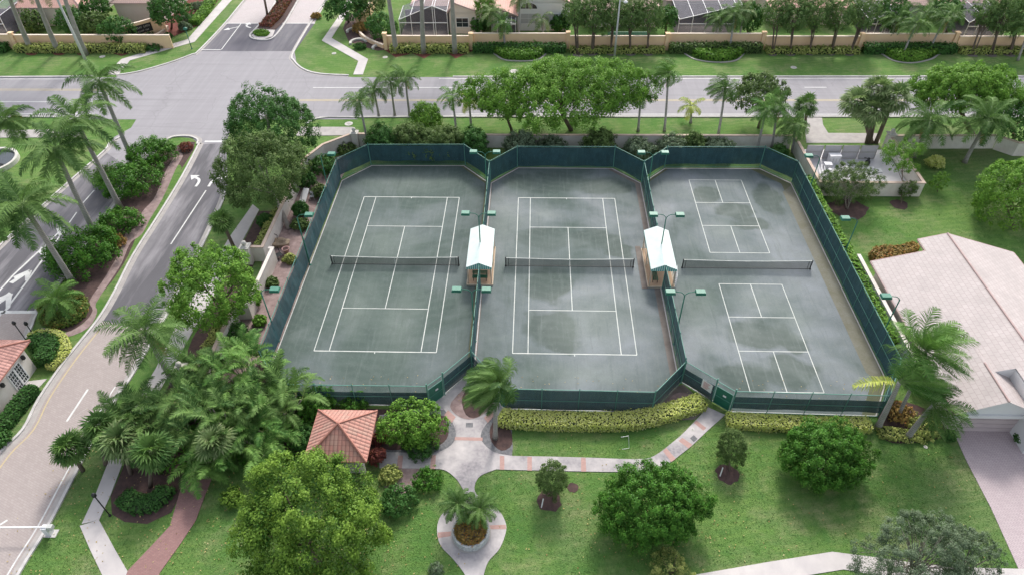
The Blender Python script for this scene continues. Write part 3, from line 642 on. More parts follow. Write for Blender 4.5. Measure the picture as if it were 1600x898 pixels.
# kerbs
kerb(sm(W([(0-300, 122.5), (0, 121.3), (120, 120.5), (150, 119.5)]), 3), .3, .14, .3, 1)
kerb(sm(W([(182, 118), (215, 113), (263, 99.5), (300, 86), (311, 80), (352, 37), (381, 2), (420, -40)]), 5), .25, .14, .3, -1)
kerb(sm(W([(545, 118.5), (500, 116), (475, 109), (460, 96), (459, 82), (493, 25), (514, -3), (540, -40)]), 5), .25, .14, .3, 1)
kerb([(-12, yn(-12)+.05), (60, yn(60)), (400, yn(400))], .25, .14, .3, -1)
kerb([(-400, ys(-400)), (-76, ys(-76)), (-62, ys(-62)-.2)], .25, .14, .3, 1)
kerb(sm(W([(480, 194), (490, 187.5), (510, 184.5), (560, 184)])+[(30, ys(30)), (400, ys(400))], 3), .25, .14, .3, 1)
kerb([p for p in REd if p[1] < G(0, 296).y], .22, .14, .4, 1 if False else -1)
kerb([p for p in LEd], .22, .14, .45, 1)
kerb(sm(W([(190, 214), (172, 224), (163, 237), (108, 285), (36, 350), (0, 385), (-90, 470), (-220, 620)]), 3), .22, .14, .4, 1)
kerb(sm(W([(308, 226), (309, 219), (297, 214), (276, 214), (262, 219), (232, 243), (205, 285), (180, 320), (150, 363), (100, 435), (60, 487), (43, 525), (-20, 620)]), 3), .22, .14, .4, -1)
# median noses
mo = sm(W([(436, -4), (418, 24), (399, 47), (391, 56), (396, 61.5), (413, 63.5), (428, 59), (446, 36), (469, -4)]), 4)
o = MB(); o.strip(mo, .3, 0, .16); tag(o.build('kerb', M_curb), kind='structure')
sheet('median_nose', W([(401, 46), (393, 57), (400, 62), (413, 62.5), (426, 58), (430, 48)]), .10, M_conc)
sheet('mulch_bed', W([(480, -60), (436, -4), (418, 24), (401, 46), (430, 48), (446, 33), (467, -4), (515, -60)]), .12, M_mulch)
sheet('mulch_bed', W([(290, 222), (305, 222), (302, 236), (280, 270), (240, 335), (205, 395), (183, 432), (150, 488), (110, 520), (65, 505), (85, 470), (110, 430), (155, 363), (185, 320), (210, 285), (240, 245)]), .012, M_mulch)
sheet('median_grass', sm(W([(284, 262), (262, 300), (238, 345), (222, 372), (205, 402), (180, 440), (152, 492), (120, 530), (85, 560), (62, 600), (44, 572), (45, 530), (62, 515), (100, 540), (135, 515), (150, 470), (175, 440), (200, 400), (222, 350), (250, 300), (268, 262)]), 3, True), .016, M_grass)
sheet('rock_edging', sm(W([(278, 240), (262, 262), (250, 290), (240, 312), (222, 332), (218, 352), (196, 366), (188, 392), (175, 415), (160, 440), (140, 470), (145, 485), (130, 505), (100, 520), (68, 512), (66, 518), (100, 527), (138, 512), (152, 487), (150, 474), (172, 440), (190, 412), (204, 380), (222, 366), (236, 340), (250, 318), (262, 294), (274, 266), (286, 244)]), 3, True), .022, M_gravel)

# pavements
def walk(pix, m=None, z=.045, name='pavement', k=0):
    p = W(pix); p = sm(p, k, True) if k else p
    return sheet(name, p, z, m or M_conc, 0)
walk([(165, 117), (190, 93), (293, 62), (348, 0), (395, -55), (412, -55), (363, 0), (304, 66), (203, 95), (185, 117)])
walk([(552, 117), (560, 96), (503, 64), (530, 25), (545, -5), (556, -5), (541, 25), (518, 60), (575, 93), (567, 117)])
walk([(-500, 206), (130, 203), (128, 215), (-500, 219)], M_gutter)
walk([(470, 199), (552, 199), (552, 212), (462, 213)], M_gutter)
walk([(1256, 184), (1284, 184), (1286, 196), (1294, 208.5), (1375, 209), (1375, 224), (1260, 224)], M_gutter, name='service_drive')
walk([(395, 320), (405, 328), (371, 392), (330, 470), (300, 520), (268, 578), (225, 655), (195, 715), (173, 773), (155, 812), (128, 818), (150, 771), (172, 715), (206, 640), (244, 575), (282, 495), (318, 440), (358, 372)])
walk([(125, 821), (155, 812), (180, 858), (199, 891), (235, 960), (198, 960), (160, 898), (140, 856)])
walk([(284, 758), (324, 764), (306, 813), (283, 848), (251, 893), (215, 960), (175, 960), (200, 891), (241, 848), (266, 821)], M_brick, .05, 'brick_path')
sheet('brick_path', W([(286, 758), (324, 766), (345, 710), (330, 690), (300, 720)]), .02, M_brick)
walk([(1040, 912), (1088, 897), (1200, 877.5), (1300, 861.5), (1375, 871), (1438, 880.5), (1500, 886), (1591, 888), (1640, 888), (1640, 915), (1500, 912), (1400, 903), (1318, 889), (1263, 898), (1160, 925), (1040, 945)])
walk([(1489, 673), (1640, 673), (1800, 960), (1622, 960), (1591, 888), (1548, 793), (1510, 720)], M_driv, .04, 'driveway')
# the plaza, the circle and the walks, one outline
pl = W([(593, 710), (671, 710.5)])+sm(W([(671, 710.5), (696, 705), (711, 690), (713, 673), (708, 657), (694, 640), (680, 628)]), 4)+W([(690, 618), (700, 636)])+sm(W([(700, 636), (712, 650), (733, 657), (755, 650), (770, 634)]), 4)+W([(790, 640)])+sm(W([(773, 640), (758, 655), (752, 673), (753, 689), (772, 706), (800, 712)]), 4)+sm(W([(860, 713), (930, 715), (990, 717), (1020, 713), (1048, 693), (1070, 674), (1106, 636)]), 3)+W([(1133, 648), (1106, 672), (1080, 697)])+sm(W([(1048, 722), (1015, 736), (960, 737), (900, 736), (810, 734), (775, 733)]), 3)+sm(W([(775, 733), (751, 743), (742, 757), (744, 771), (760, 784), (778, 796), (788, 811), (791, 828), (781, 856), (763, 877), (755, 902), (752, 930)]), 4)+sm(W([(735, 930), (728, 900), (708, 873), (688, 851), (683, 825), (690, 804), (708, 791), (724, 772), (721, 760), (711, 746), (694, 734), (670, 732)]), 4)+W([(593, 731)])
sheet('paved_path', pl, .05, M_concd, 0)
walk([(622, 731), (628, 738), (620, 752), (600, 760), (628, 772), (640, 766), (655, 745), (662, 731)], M_gravel, .03, 'gravel_patch')
bands = [[(711, 682), (754, 683), (754, 688), (710, 687)], [(700, 640), (712, 651), (706, 660), (694, 648)], [(756, 652), (768, 640), (776, 645), (762, 660)], [(622, 711), (630, 711), (628, 731), (620, 731)], [(674, 711), (681, 710), (680, 732), (672, 732)], [(781, 711), (788, 712), (788, 733), (781, 733)], [(824, 713), (831, 713), (831, 734.5), (824, 734.5)], [(908, 714.5), (915, 714.5), (916, 736), (908, 736)], [(1036, 704), (1041, 699), (1056, 716), (1049, 721)], [(1060, 688), (1066, 683), (1082, 694), (1076, 700)], [(1084, 660), (1088, 656), (1104, 668), (1099, 672)], [(684, 831), (710, 829), (710, 836), (684, 840)], [(765, 820), (790, 819), (791, 826), (765, 826)]]
b = MB()
for q in bands: b.poly(W(q, .05), .054)
b.build('brick_bands', M_band, bpy.data.objects['paved_path'])
b = MB()
for q in ([(728, 660), (739, 660), (739, 667), (728, 667)], [(1078, 684), (1084, 679), (1090, 685), (1084, 690)]): b.poly(W(q, .05), .057)
b.build('drain_grate', M_pebble, bpy.data.objects['paved_path'])
sheet('gravel_patch', W([(690, 616), (742, 566), (796, 636), (800, 712), (760, 714), (733, 690), (700, 716), (593, 712), (593, 648), (672, 640)]), .022, M_concd)
# beds round the plaza
sheet('mulch_bed', sm(W([(693, 640), (703, 652), (712, 673), (709, 690), (694, 702), (672, 707), (620, 706), (588, 700), (590, 655), (640, 640)]), 3, True), .03, M_pebble)
sheet('mulch_bed', sm(W([(686, 648), (697, 660), (701, 675), (694, 690), (672, 698), (590, 700), (590, 655)]), 3, True), .036, M_mulch)
sheet('mulch_bed', sm(W([(776, 648), (760, 662), (751, 680), (757, 698), (775, 709), (800, 711), (800, 668), (812, 660)]), 3, True), .03, M_pebble)
sheet('mulch_bed', sm(W([(780, 652), (766, 668), (768, 690), (784, 704), (800, 694), (797, 670)]), 3, True), .036, M_mulch)
sheet('mulch_bed', sm(W([(705, 628), (712, 647), (733, 655), (755, 647), (775, 625), (745, 596)]), 3, True), .036, M_gravel)
sheet('mulch_bed', sm(W([(722, 620), (728, 648), (745, 652), (757, 640), (765, 620), (742, 602)]), 3, True), .042, M_mulch)
sheet('mulch_bed', W([(1018, 647), (1055, 604), (1068, 600), (1106, 636), (1085, 655), (1000, 660)]), .02, M_dirt)
sheet('gravel_patch', sm(W([(1040, 640), (1050, 618), (1068, 613), (1085, 622), (1075, 640)]), 3, True), .028, M_gravel)
# strip between wall and courts, grove floor, planting strips
sheet('gravel_strip', W([(560, 233), (531, 283), (469, 450), (431, 552), (420, 600), (330, 640), (300, 600), (345, 520), (402, 450), (412, 395), (437, 335), (500, 255)]), .010, M_gravel)
sheet('mulch_bed', W([(470, 560), (485, 634), (675, 642), (600, 650), (600, 720), (480, 720), (345, 700), (320, 765), (285, 765), (268, 800), (230, 818), (195, 815), (175, 803), (173, 775), (205, 700), (265, 600), (290, 570), (350, 600), (420, 560)]), .014, M_mulch)
sheet('mulch_bed', W([(405, 330), (437, 330), (405, 395), (350, 515), (318, 578), (282, 578), (300, 530), (340, 460), (372, 395)]), .014, M_mulch)
sheet('mulch_bed', W([(200, 40), (165, 80), (190, 88), (262, 62), (310, 40), (350, -10), (300, -20), (250, 40)]), .014, M_mulchred)
sheet('mulch_bed', W([(545, 20), (536, 45), (545, 66), (590, 80), (625, 76), (600, 60), (570, 30)]), .014, M_mulch)
for x in (48, 91, 128): sheet('mulch_ring', sm(W([(x-12, 78), (x, 74), (x+14, 78), (x+8, 86), (x-6, 86)]), 4, True), .018, M_mulchred)
sheet('mulch_bed', W([(600, 78), (640, 74), (745, 74), (745, 77), (730, 84), (712, 92), (700, 84), (680, 82), (663, 92), (645, 84), (618, 90)]), .018, M_mulchred)
for pts in ([(740, 76), (765, 80), (785, 93), (808, 96), (840, 94), (855, 82), (860, 76)], [(1040, 78), (1062, 80), (1085, 93), (1120, 98), (1150, 95), (1165, 82), (1180, 78)], [(1345, 78), (1372, 82), (1395, 95), (1425, 99), (1455, 93), (1470, 84), (1500, 80)]):
    e = MB(); e.strip(sm(W(pts), 5), .28, 0, .08); tag(e.build('bed_edging', M_gutter), kind='structure')
for x, y, r in ((1136, 740, 18), (857, 782, 20), (895, 761, 9), (1405, 320, 14), (1325, 325, 30), (985, 84, 9), (955, 84, 9), (925, 84, 9), (903, 86, 9), (1012, 84, 9), (1207, 85, 8), (1235, 85, 8), (1264, 84, 8), (1298, 84, 8), (1326, 85, 8), (1518, 86, 9), (1548, 86, 9), (1577, 86, 9)):
    c = G(x, y); R = pxr(c, r); rng = np.random.default_rng(int(x))
    sheet('mulch_ring', [(c.x+R*rng.uniform(.82, 1.1)*math.cos(a), c.y+R*rng.uniform(.82, 1.1)*math.sin(a)) for a in np.linspace(0, 6.28, 19)[:-1]], .02, M_mulch if y > 200 else M_dirt)
sheet('mulch_bed', sm(W([(1372, 660), (1378, 640), (1400, 625), (1450, 640), (1490, 670), (1470, 684), (1420, 692), (1385, 688)]), 3, True), .018, M_mulch)

# road markings
mk = MB(); my = MB()
def seg(p, q, w, b=mk, z=.024): b.strip([tuple(p), tuple(q)], w, z, z)
for x0, x1 in ((-400, -60.5), (-11, 400)): seg((x0, ys(x0)+.75), (x1, ys(x1)+.75), .16)
for x0, x1 in ((-400, -62), (-14, 400)): seg((x0, yn(x0)-.55), (x1, yn(x1)-.55), .16)
def rl_(y1, x1, y2, x2, w, b): p, q = G(x1, y1), G(x2, y2); d = (q-p); seg(p.xy, q.xy, w, b)
yA = G(30, 141).y; seg((-400, yA-.4), (-61, yA+SL*60-.2), .14, my); seg((-400, yA-.75), (-61, yA+SL*60-.55), .14, my)
yB = G(30, 159.5).y; seg((-400, yB-.4), (-61, yB), .16)
yC = G(540, 157).y+.1; seg((-33, yC), (400, yC+SL*433), .15, my); seg((-33, yC-.35), (400, yC-.35+SL*433), .15, my)
yD = G(520, 137.5).y; seg((-32, yD), (-3, yD+SL*29), .16)
for k in range(26): x = 2+k*12.2; seg((x, yD+SL*(x+32)), (x+3.1, yD+SL*(x+35)), .16)
tag(mk.build('road_markings', M_white), kind='structure'); tag(my.build('road_markings', M_yellow), kind='structure')
mk = MB(); my = MB()
def pseg(a, b, w, bb=None, z=.028): seg(G(*a).xy, G(*b).xy, w, bb or mk, z)
pseg((322, 298), (267, 382), .14); pseg((138, 636), (104, 659), .01); pseg((137.5, 608), (104.5, 658), .17)
pseg((320, 221.5), (352, 221.5), .35); pseg((352, 37), (492, 37), .25); pseg((312, 78), (345, 78.5), .2); pseg((346, 78), (377, 37), .14)
pseg((147, 298), (126, 322), .14); pseg((120, 332), (108, 349), .14)
pseg((94, 361), (70, 386), .18); pseg((67, 387), (53, 400), .2); pseg((53, 400), (21, 430), .2); pseg((21, 430), (-20, 476), .2)
pseg((102, 358), (71, 400), .18); pseg((71, 400), (48, 432), .2); pseg((48, 432), (4, 491), .2); pseg((4, 488), (-30, 530), .2)
for q_ in ([(14, 441), (43, 422), (47, 426), (45, 437), (39, 439), (39, 430), (20, 443)], [(-4, 470), (14, 456), (19, 459), (16, 480), (9, 486), (9, 468), (-4, 477)], [(64, 386), (74, 388), (74, 396), (66, 400), (60, 394)], [(88, 357), (101, 352), (103, 363), (92, 368)]): mk.poly(W(q_, .03), .031)
pseg((60, 487.5), (-40, 487.5), .4)
for dx, dy in ((0, 0), (-30, 36), (-62, 76)): pseg((22+dx, 434+dy), (47+dx, 423+dy), .45); pseg((47+dx, 423+dy), (43+dx, 432+dy), .45)
sheet('gore_asphalt', W([(60, 397), (68, 398), (48, 430), (6, 486), (-20, 478), (21, 431)]), .022, M_asph2)
pseg((-40, 845), (12, 812), .16)
for pl_ in (LEd,):
    q = [p for p in pl_ if p[1] < G(0, 505).y]; q = offs(q, .85); my.strip(q, .13, .026, .026)
q = [p for p in REd if p[1] < G(0, 600).y]; q = offs(q, -.75); mk.strip(q, .12, .026, .026)
def arrow(c, d, bend, L=2.6, w=.16, z=.03):
    """turn arrow: stem along d bending sideways"""
    d = Vector(d).normalized(); s = Vector((-d.y, d.x))*bend; c = Vector(c)
    p = [c, c+d*L*.35, c+d*L*.6+s*.25, c+d*L*.72+s*.75]; mk.strip(sm([tuple(x) for x in p], 4), w*2, z, z)
    e = (p[3]-p[2]).normalized(); n = Vector((-e.y, e.x)); t = p[3]; mk.poly([tuple(t-n*.6), tuple(t+n*.6), tuple(t+e*.95)], z) if True else None
up = (G(310, 240)-G(285, 275)).xy.normalized()
arrow(G(306, 292).xy, up, 1); arrow(G(326, 292).xy, up, -1)
dn = -up
def sarrow(c, d, z=.03, k=1.):
    d = Vector(d).normalized(); n = Vector((-d.y, d.x)); c = Vector(c); mk.strip([tuple(c-d*1.2*k), tuple(c+d*.3*k)], .2, z, z); mk.poly([tuple(c+d*.3*k-n*.5*k), tuple(c+d*.3*k+n*.5*k), tuple(c+d*1.3*k)], z)
u2 = (G(377, 37)-G(346, 78)).xy.normalized()
sarrow(G(361, 45).xy, (-1.5, -1)); arrow(G(392, 44).xy, (-1.2, .7), -1, 2.2)
tag(mk.build('road_markings', M_white), kind='structure'); tag(my.build('road_markings', M_yellow), kind='structure')

# ------------------------------------------------------------------ the court ground
ap = dict(fl=-22.85, fr=30.25, near=34.45, far=71.1)
A1 = [(-22.75, 67.8), (-22.75, 38.2), (-20.3, 34.7), (-8.3, 34.7), (-5.05, 38.6), (-5.05, 67.5), (-8.3, 71.2), (-19.8, 71.1)]
A2 = [(-5.0, 67.5), (-5.0, 38.6), (-2.06, 34.5), (9.8, 34.4), (12.7, 37.6), (12.72, 67.7), (9.65, 70.8), (-1.9, 70.8)]
A3 = [(12.77, 67.7), (12.75, 37.6), (16.2, 34.6), (28.0, 34.4), (30.2, 38.2), (30.2, 67.9), (27.3, 71.0), (15.8, 70.9)]
def inset(p, d): q = offs(p+[p[0], p[1]], d); return q[1:-1]
sheet('court_margin', A1, .010, M_moss); sheet('court_margin', A2, .010, M_dirt); sheet('court_margin', A3, .010, M_moss)
def courtpoly(p, l, r, n, f):
    c = np.mean(p, 0); return [(x+(l if x < c[0] else -r), y+(n if y < c[1] else -f)) for x, y in p]
S1 = sheet('court_surface', courtpoly(A1, .15, .5, .05, .25), .020, M_court1)
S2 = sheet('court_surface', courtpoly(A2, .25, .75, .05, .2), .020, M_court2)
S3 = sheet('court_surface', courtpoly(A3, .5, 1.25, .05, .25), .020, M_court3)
e = MB()
for A in (A1, A2, A3): q = courtpoly(A, .12, .12, .02, .15); e.strip(q+[q[0]], .09, 0, .05)
tag(e.build('court_edging', M_curb), kind='structure')
# brownish worn strip beside the east fence and the second divider
sheet('court_margin', [(28.7, 66.0), (28.7, 39), (29.7, 37.6), (30.05, 40), (30.05, 67.4)], .0245, mat('algae strip', (.15, .145, .10), .9, .2, .6, 7., c2=(.20, .20, .17)))
def court_lines(cx, cy, par):
    b = MB(); w = .075; z = .027
    def hl(x0, x1, y, ww=w): b.poly([(x0, y-ww/2), (x1, y-ww/2), (x1, y+ww/2), (x0, y+ww/2)], z)
    def vl(y0, y1, x): b.poly([(x-w/2, y0), (x+w/2, y0), (x+w/2, y1), (x-w/2, y1)], z+.002)
    for s in (-1, 1): hl(cx-5.485, cx+5.485, cy+s*11.885, .1); hl(cx-4.115, cx+4.115, cy+s*6.4); vl(cy-11.885, cy+11.885, cx+s*5.485); vl(cy-11.885, cy+11.885, cx+s*4.115); vl(cy+s*11.885-.25, cy+s*11.885+.05, cx)
    vl(cy-6.4, cy+6.4, cx); b.build('painted_lines', M_line, par)
def pickle_lines(cx, cy, par):
    b = MB(); w = .07; z = .027
    def hl(y): b.poly([(cx-3.05, y-w/2), (cx+3.05, y-w/2), (cx+3.05, y+w/2), (cx-3.05, y+w/2)], z)
    def vl(y0, y1, x): b.poly([(x-w/2, y0), (x+w/2, y0), (x+w/2, y1), (x-w/2, y1)], z+.002)
    for y in (-6.7, -2.13, 2.13, 6.7): hl(cy+y)
    for s in (-1, 1): vl(cy-6.7, cy+6.7, cx+s*3.05); vl(cy+s*2.13, cy+s*6.7, cx)
    b.build('painted_lines', M_line, par)
court_lines(-13.88, 52.49, S1); court_lines(3.865, 52.53, S2); pickle_lines(21.42, 61.62, S3); pickle_lines(21.41, 43.43, S3)

# ------------------------------------------------------------------ nets
def net(x0, x1, y, label, single=False):
    t = thing('tennis_net', label, 'tennis net', (x0, y, 0), 'nets across the courts')
    for x in (x0, x1):
        p = MB(); p.tube([(x, y, 0), (x, y, 1.12)], .055, 8); p.tube([(x+(.28 if x == x1 else -.28)*(-1), y, 0), (x+(.28 if x == x1 else -.28)*(-1), y, 1.02)], .025, 6); p.box(x-.1, y-.1, 0, x+.1, y+.1, .05); p.build('post', M_dark, t, True)
    n = MB(); b = MB(); k = 16
    for i in range(k):
        a, c = x0+(x1-x0)*i/k, x0+(x1-x0)*(i+1)/k; sg = lambda x: 1.06-.13*(1-abs((x-(x0+x1)/2)/((x1-x0)/2))**1.5)
        n.quad([(a, y, .04), (c, y, .04), (c, y, sg(c)-.03), (a, y, sg(a)-.03)])
        b.bar((a, y, sg(a)-.02), (c, y, sg(c)-.02), .05, .075)
    n.build('mesh', M_net, t); b.build('headband', M_line, t)
    for i in range(1, 1): pass
    if not single:
        c = MB(); m_ = (x0+x1)/2; c.box(m_-.03, y-.01, 0, m_+.03, y-.015+.03, .9); c.build('centre_strap', M_line, t)
    bt = MB(); bt.bar((x0, y, .04), (x1, y, .04), .04, .03); bt.build('bottom_cord', M_dark, t)
net(G(516, 401, 1.05).x, G(716, 402, 1.05).x, 52.5, 'black net with white headband across the west tennis court')
net(G(790, 404, 1.05).x, G(991, 406, 1.05).x, 52.5, 'black net with white headband across the centre tennis court between the two cabanas')
net(G(1068, 405, 1.05).x, G(1270, 408, 1.05).x, 52.5, 'black net with white headband between the two small pickleball courts', True)

# ------------------------------------------------------------------ fences
def fence(label, pts, h=2.85, lo=.12, hi=2.7, sp=3.0, wm=None, gates=(), mid=True, top=True, posts=None):
    t = thing('court_fence', label, 'fence', (*pts[0], 0), 'green fences round the courts')
    rng = rng_(); ch = MB(); ws = MB(); rails = MB(); r2 = MB(); r3 = MB(); pp = []
    for a, b in zip(pts[:-1], pts[1:]):
        a, b = Vector((*a, 0)), Vector((*b, 0)); l = (b-a).length; n = max(1, round(l/sp)); nrm = Vector((-(b-a).y, (b-a).x, 0)).normalized()
        ch.quad([a, b, b+Vector((0, 0, h)), a+Vector((0, 0, h))])
        k = max(2, int(l/.6)); ph = rng.uniform(0, 6)
        for i in range(k):
            q = []
            for j in (i, i+1):
                s = j/k; bul = .05*abs(math.sin(s*n*math.pi)); w = Vector((0, 0, 1)); q.append((a.lerp(b, s)+nrm*(.03+bul*.6), lo+.05*math.sin(ph+s*l*1.3), hi-.06*abs(math.sin(s*n*math.pi))**.5-.03*math.sin(ph*2+s*l*.9)))
            for (z0, z1) in ((0, 1),):
                (p0, l0, h0), (p1, l1, h1) = q; m0 = p0+nrm*.04*math.sin(i*1.7+ph); m1 = p1+nrm*.04*math.sin((i+1)*1.7+ph)
                ws.quad([p0+Vector((0, 0, l0)), p1+Vector((0, 0, l1)), m1+Vector((0, 0, (l1+h1)/2)), m0+Vector((0, 0, (l0+h0)/2))])
                ws.quad([m0+Vector((0, 0, (l0+h0)/2)), m1+Vector((0, 0, (l1+h1)/2)), p1+Vector((0, 0, h1)), p0+Vector((0, 0, h0))])
        rails.bar(a+Vector((0, 0, h)), b+Vector((0, 0, h)), .05)
        if mid: r2.bar(a+Vector((0, 0, h*.5))-nrm*.05, b+Vector((0, 0, h*.5))-nrm*.05, .035)
        r3.bar(a+Vector((0, 0, .08)), b+Vector((0, 0, .08)), .03)
        for i in range(n): pp.append((a.lerp(b, i/n), i == 0))
    pp.append((Vector((*pts[-1], 0)), True))
    ch.build('chain_link', M_chain, t); ws.build('windscreen', wm or M_wind, t); rails.build('top_rail', M_fpost, t); r3.build('bottom_rail', M_fpost, t)
    if mid: r2.build('middle_rail', M_fpost, t)
    for p, big in pp:
        m = MB(); m.tube([p, p+Vector((0, 0, h+.12))], .055 if big else .035, 6); m.lathe((p.x, p.y, h+.1), [(.06 if big else .045, 0), (.05, .05), (.01, .09)], 6); m.build('post', M_fpost, t)
    return t
fence('dark green fence along the west side of the courts beside the gravel strip', [(-22.85, 67.9), (-22.85, 38.0), (-20.35, 34.6)], wm=M_windl)
fence('blue green windscreen fence behind the far end of the west tennis court', [(-22.85, 67.9), (-19.8, 71.15), (-8.25, 71.3), (-5.05, 67.6)], lo=.55, sp=11, mid=False)
fence('dark windscreen fence behind the far end of the centre tennis court', [(-5.0, 67.6), (-1.9, 70.9), (9.7, 70.95), (12.73, 67.8)], lo=.12, sp=11, mid=False)
fence('windscreen fence behind the far end of the pickleball courts', [(12.77, 67.8), (15.85, 71.0), (27.3, 71.15), (30.25, 68.0)], lo=.45, sp=11, mid=False)
fence('long blue green fence along the east side of the pickleball courts', [(30.25, 68.0), (30.25, 38.0), (28.0, 34.35)])
fence('near fence of the west tennis court behind the tile roofed pavilion', [(-20.35, 34.6), (-8.3, 34.65)], h=2.6, hi=1.75, lo=.05)
fence('short slanting near fence between the west gate and the first divider', [(-7.15, 35.9), (-5.05, 38.5)], h=2.6, hi=2.0)
fence('near fence of the centre tennis court above the long yellow hedge', [(-2.06, 34.45), (9.86, 34.35), (12.72, 37.55)], h=2.7, hi=2.6)
fence('short slanting near fence between the first divider and the centre gate', [(-5.0, 38.5), (-3.1, 35.9)], h=2.6, hi=2.0)
fence('short slanting near fence with a white notice beside the east gate', [(12.76, 37.55), (14.95, 35.65)], h=2.7, hi=1.9)
fence('near fence of the pickleball courts in front of the round orange tree', [(16.2, 34.55), (28.0, 34.35)], h=2.7, hi=2.0, lo=.5)
fence('green divider fence beyond the first cabana between the two tennis courts', [(-5.02, 67.4), (-5.02, 55.9)], wm=M_windl)
fence('green divider fence on the near side of the first cabana', [(-5.02, 49.3), (-5.02, 38.7)], wm=M_windl)
fence('green divider fence beyond the second cabana', [(12.75, 67.6), (12.7, 55.9)], wm=M_windl)
fence('green divider fence on the near side of the second cabana', [(12.7, 49.3), (12.74, 37.7)], wm=M_windl)
def gate(a, b, label, h=2.6):
    t = thing('court_gate', label, 'gate', (*a, 0), 'gates into the courts'); a = Vector((*a, 0)); b = Vector((*b, 0)); Z = lambda z: Vector((0, 0, z)); g = 2.05
    for p in (a, b): m = MB(); m.tube([p, p+Z(h+.3)], .06, 6); m.build('post', M_fpost, t)
    f = MB(); d = (b-a).normalized()*.12; a2, b2 = a+d, b-d
    for z in (.1, g*.5, g): f.bar(a2+Z(z), b2+Z(z), .05)
    f.bar(a2+Z(.1), a2+Z(g), .05); f.bar(b2+Z(.1), b2+Z(g), .05); f.bar(a+Z(h), b+Z(h), .05); f.build('frame', M_fpost, t)
    w = MB(); n = Vector((d.y, -d.x, 0)).normalized()*.02; w.quad([a2+Z(.12), b2+Z(.12), b2+Z(g), a2+Z(g)]); w.build('windscreen', M_green, t)
    c = MB(); c.quad([a2+Z(g), b2+Z(g), b2+Z(h), a2+Z(h)]); c.build('chain_link', M_chain, t)
    s = MB(); cc = a.lerp(b, .55)+Z(1.45); e = d.normalized()*.14
    if n.y > 0: n = -n
    s.quad([cc-e-Z(.1)+n*2, cc+e-Z(.1)+n*2, cc+e+Z(.1)+n*2, cc-e+Z(.1)+n*2]); s.build('notice', M_frame, t)
gate((-8.3, 34.65), (-7.15, 35.85), 'green gate with white notice into the west tennis court')
gate((-3.1, 35.85), (-2.06, 34.5), 'green gate with white notice half hidden behind the plaza palm')
gate((14.95, 35.65), (16.2, 34.6), 'green gate with white notice at the end of the slanting brick banded path')
t = thing('notice_board', 'white notice sheet hung on the slanting fence beside the east gate', 'sign', (14.3, 36.1, 0))
m = MB(); a = Vector((14.05, 36.33, 0)); b_ = Vector((14.75, 35.72, 0)); n = Vector((-.06, -.07, 0)); Z = lambda z: Vector((0, 0, z))
m.quad([a+n+Z(1.15), b_+n+Z(1.05), b_+n+Z(2.0), a+n+Z(2.1)]); m.quad([a+n*.7+Z(1.15), a+n*.7+Z(2.1), b_+n*.7+Z(2.0), b_+n*.7+Z(1.05)]); m.build('sheet', M_frame, t)
m = MB()
for k in range(6): zz = 1.95-k*.13; m.bar(a.lerp(b_, .15)+n*1.2+Z(zz), a.lerp(b_, .8-.1*(k % 3))+n*1.2+Z(zz-.05), .012, .03)
m.build('writing', M_red, t)

# ------------------------------------------------------------------ floodlights
def floodlight(neck, sides, label, H=6.0):
    p = G(*neck, H); x, y = p.x, p.y
    t = thing('floodlight_pole', label, 'floodlight', (x, y, 0), 'green floodlights round the courts')
    m = MB(); m.tube([(x, y, 0), (x, y, H*.5), (x, y, H)], [.075, .06, .05], 8); m.lathe((x, y, 0), [(.16, 0), (.16, .06), (.08, .1)], 8); m.build('pole', M_green, t, True)
    for s in sides:
        a = MB(); a.tube([(x, y, H-.15), (x+s*.1, y, H+.12), (x+s*.35, y, H+.32), (x+s*.85, y, H+.38)], .035, 6); a.build('arm', M_green, t, True)
        h = MB(); cx = x+s*1.25; z = H+.38; v = [(cx-.42, y-.3), (cx+.42, y-.3), (cx+.42, y+.3), (cx-.42, y+.3)]; v2 = [(cx-.38, y-.24), (cx+.38, y-.24), (cx+.38, y+.26), (cx-.38, y+.26)]
        h.quad([(*q, z+.1) for q in v2])
        for i in range(4): j = (i+1) % 4; h.quad([(*v[i], z-.12), (*v[j], z-.12), (*v2[j], z+.1), (*v2[i], z+.1)])
        hd = h.build('lamp_head', M_lamptop, t); l = MB(); l.quad([(*q, z-.12) for q in v[::-1]]); l.build('lens', M_glass, hd)
        l = MB(); l.box(cx-.4, y-.315, z-.12, cx+.4, y-.303, z+.02); l.build('lens_rim', M_green, hd)
for nk, sd, lb in (((501, 245), (1,), 'single head floodlight farthest along the west fence beside the olive green ficus'), ((464, 340), (1,), 'single head floodlight in the middle of the west fence above the tan rock'), ((408, 457), (1,), 'single head floodlight nearest along the west fence beside the lime green tree'),
    ((758, 242), (-1, 1), 'double head floodlight at the far end of the fence between the tennis courts'), ((748, 338), (-1, 1), 'double head floodlight rising through the roof of the first cabana'), ((737, 457), (-1, 1), 'double head floodlight in front of the first cabana bench'),
    ((1020, 243), (-1, 1), 'double head floodlight at the far end of the fence beside the pickleball courts'), ((1041, 340), (-1, 1), 'double head floodlight rising through the roof of the second cabana'), ((1070, 461), (-1, 1), 'double head floodlight just in front of the second cabana'),
    ((1281, 248), (-1,), 'single head floodlight in front of the walled equipment yard'), ((1340, 346), (-1,), 'single head floodlight over the lawn beside the east fence'), ((1406, 468), (-1,), 'single head floodlight beside the pink tiled house roof')):
    floodlight(nk, sd, lb)

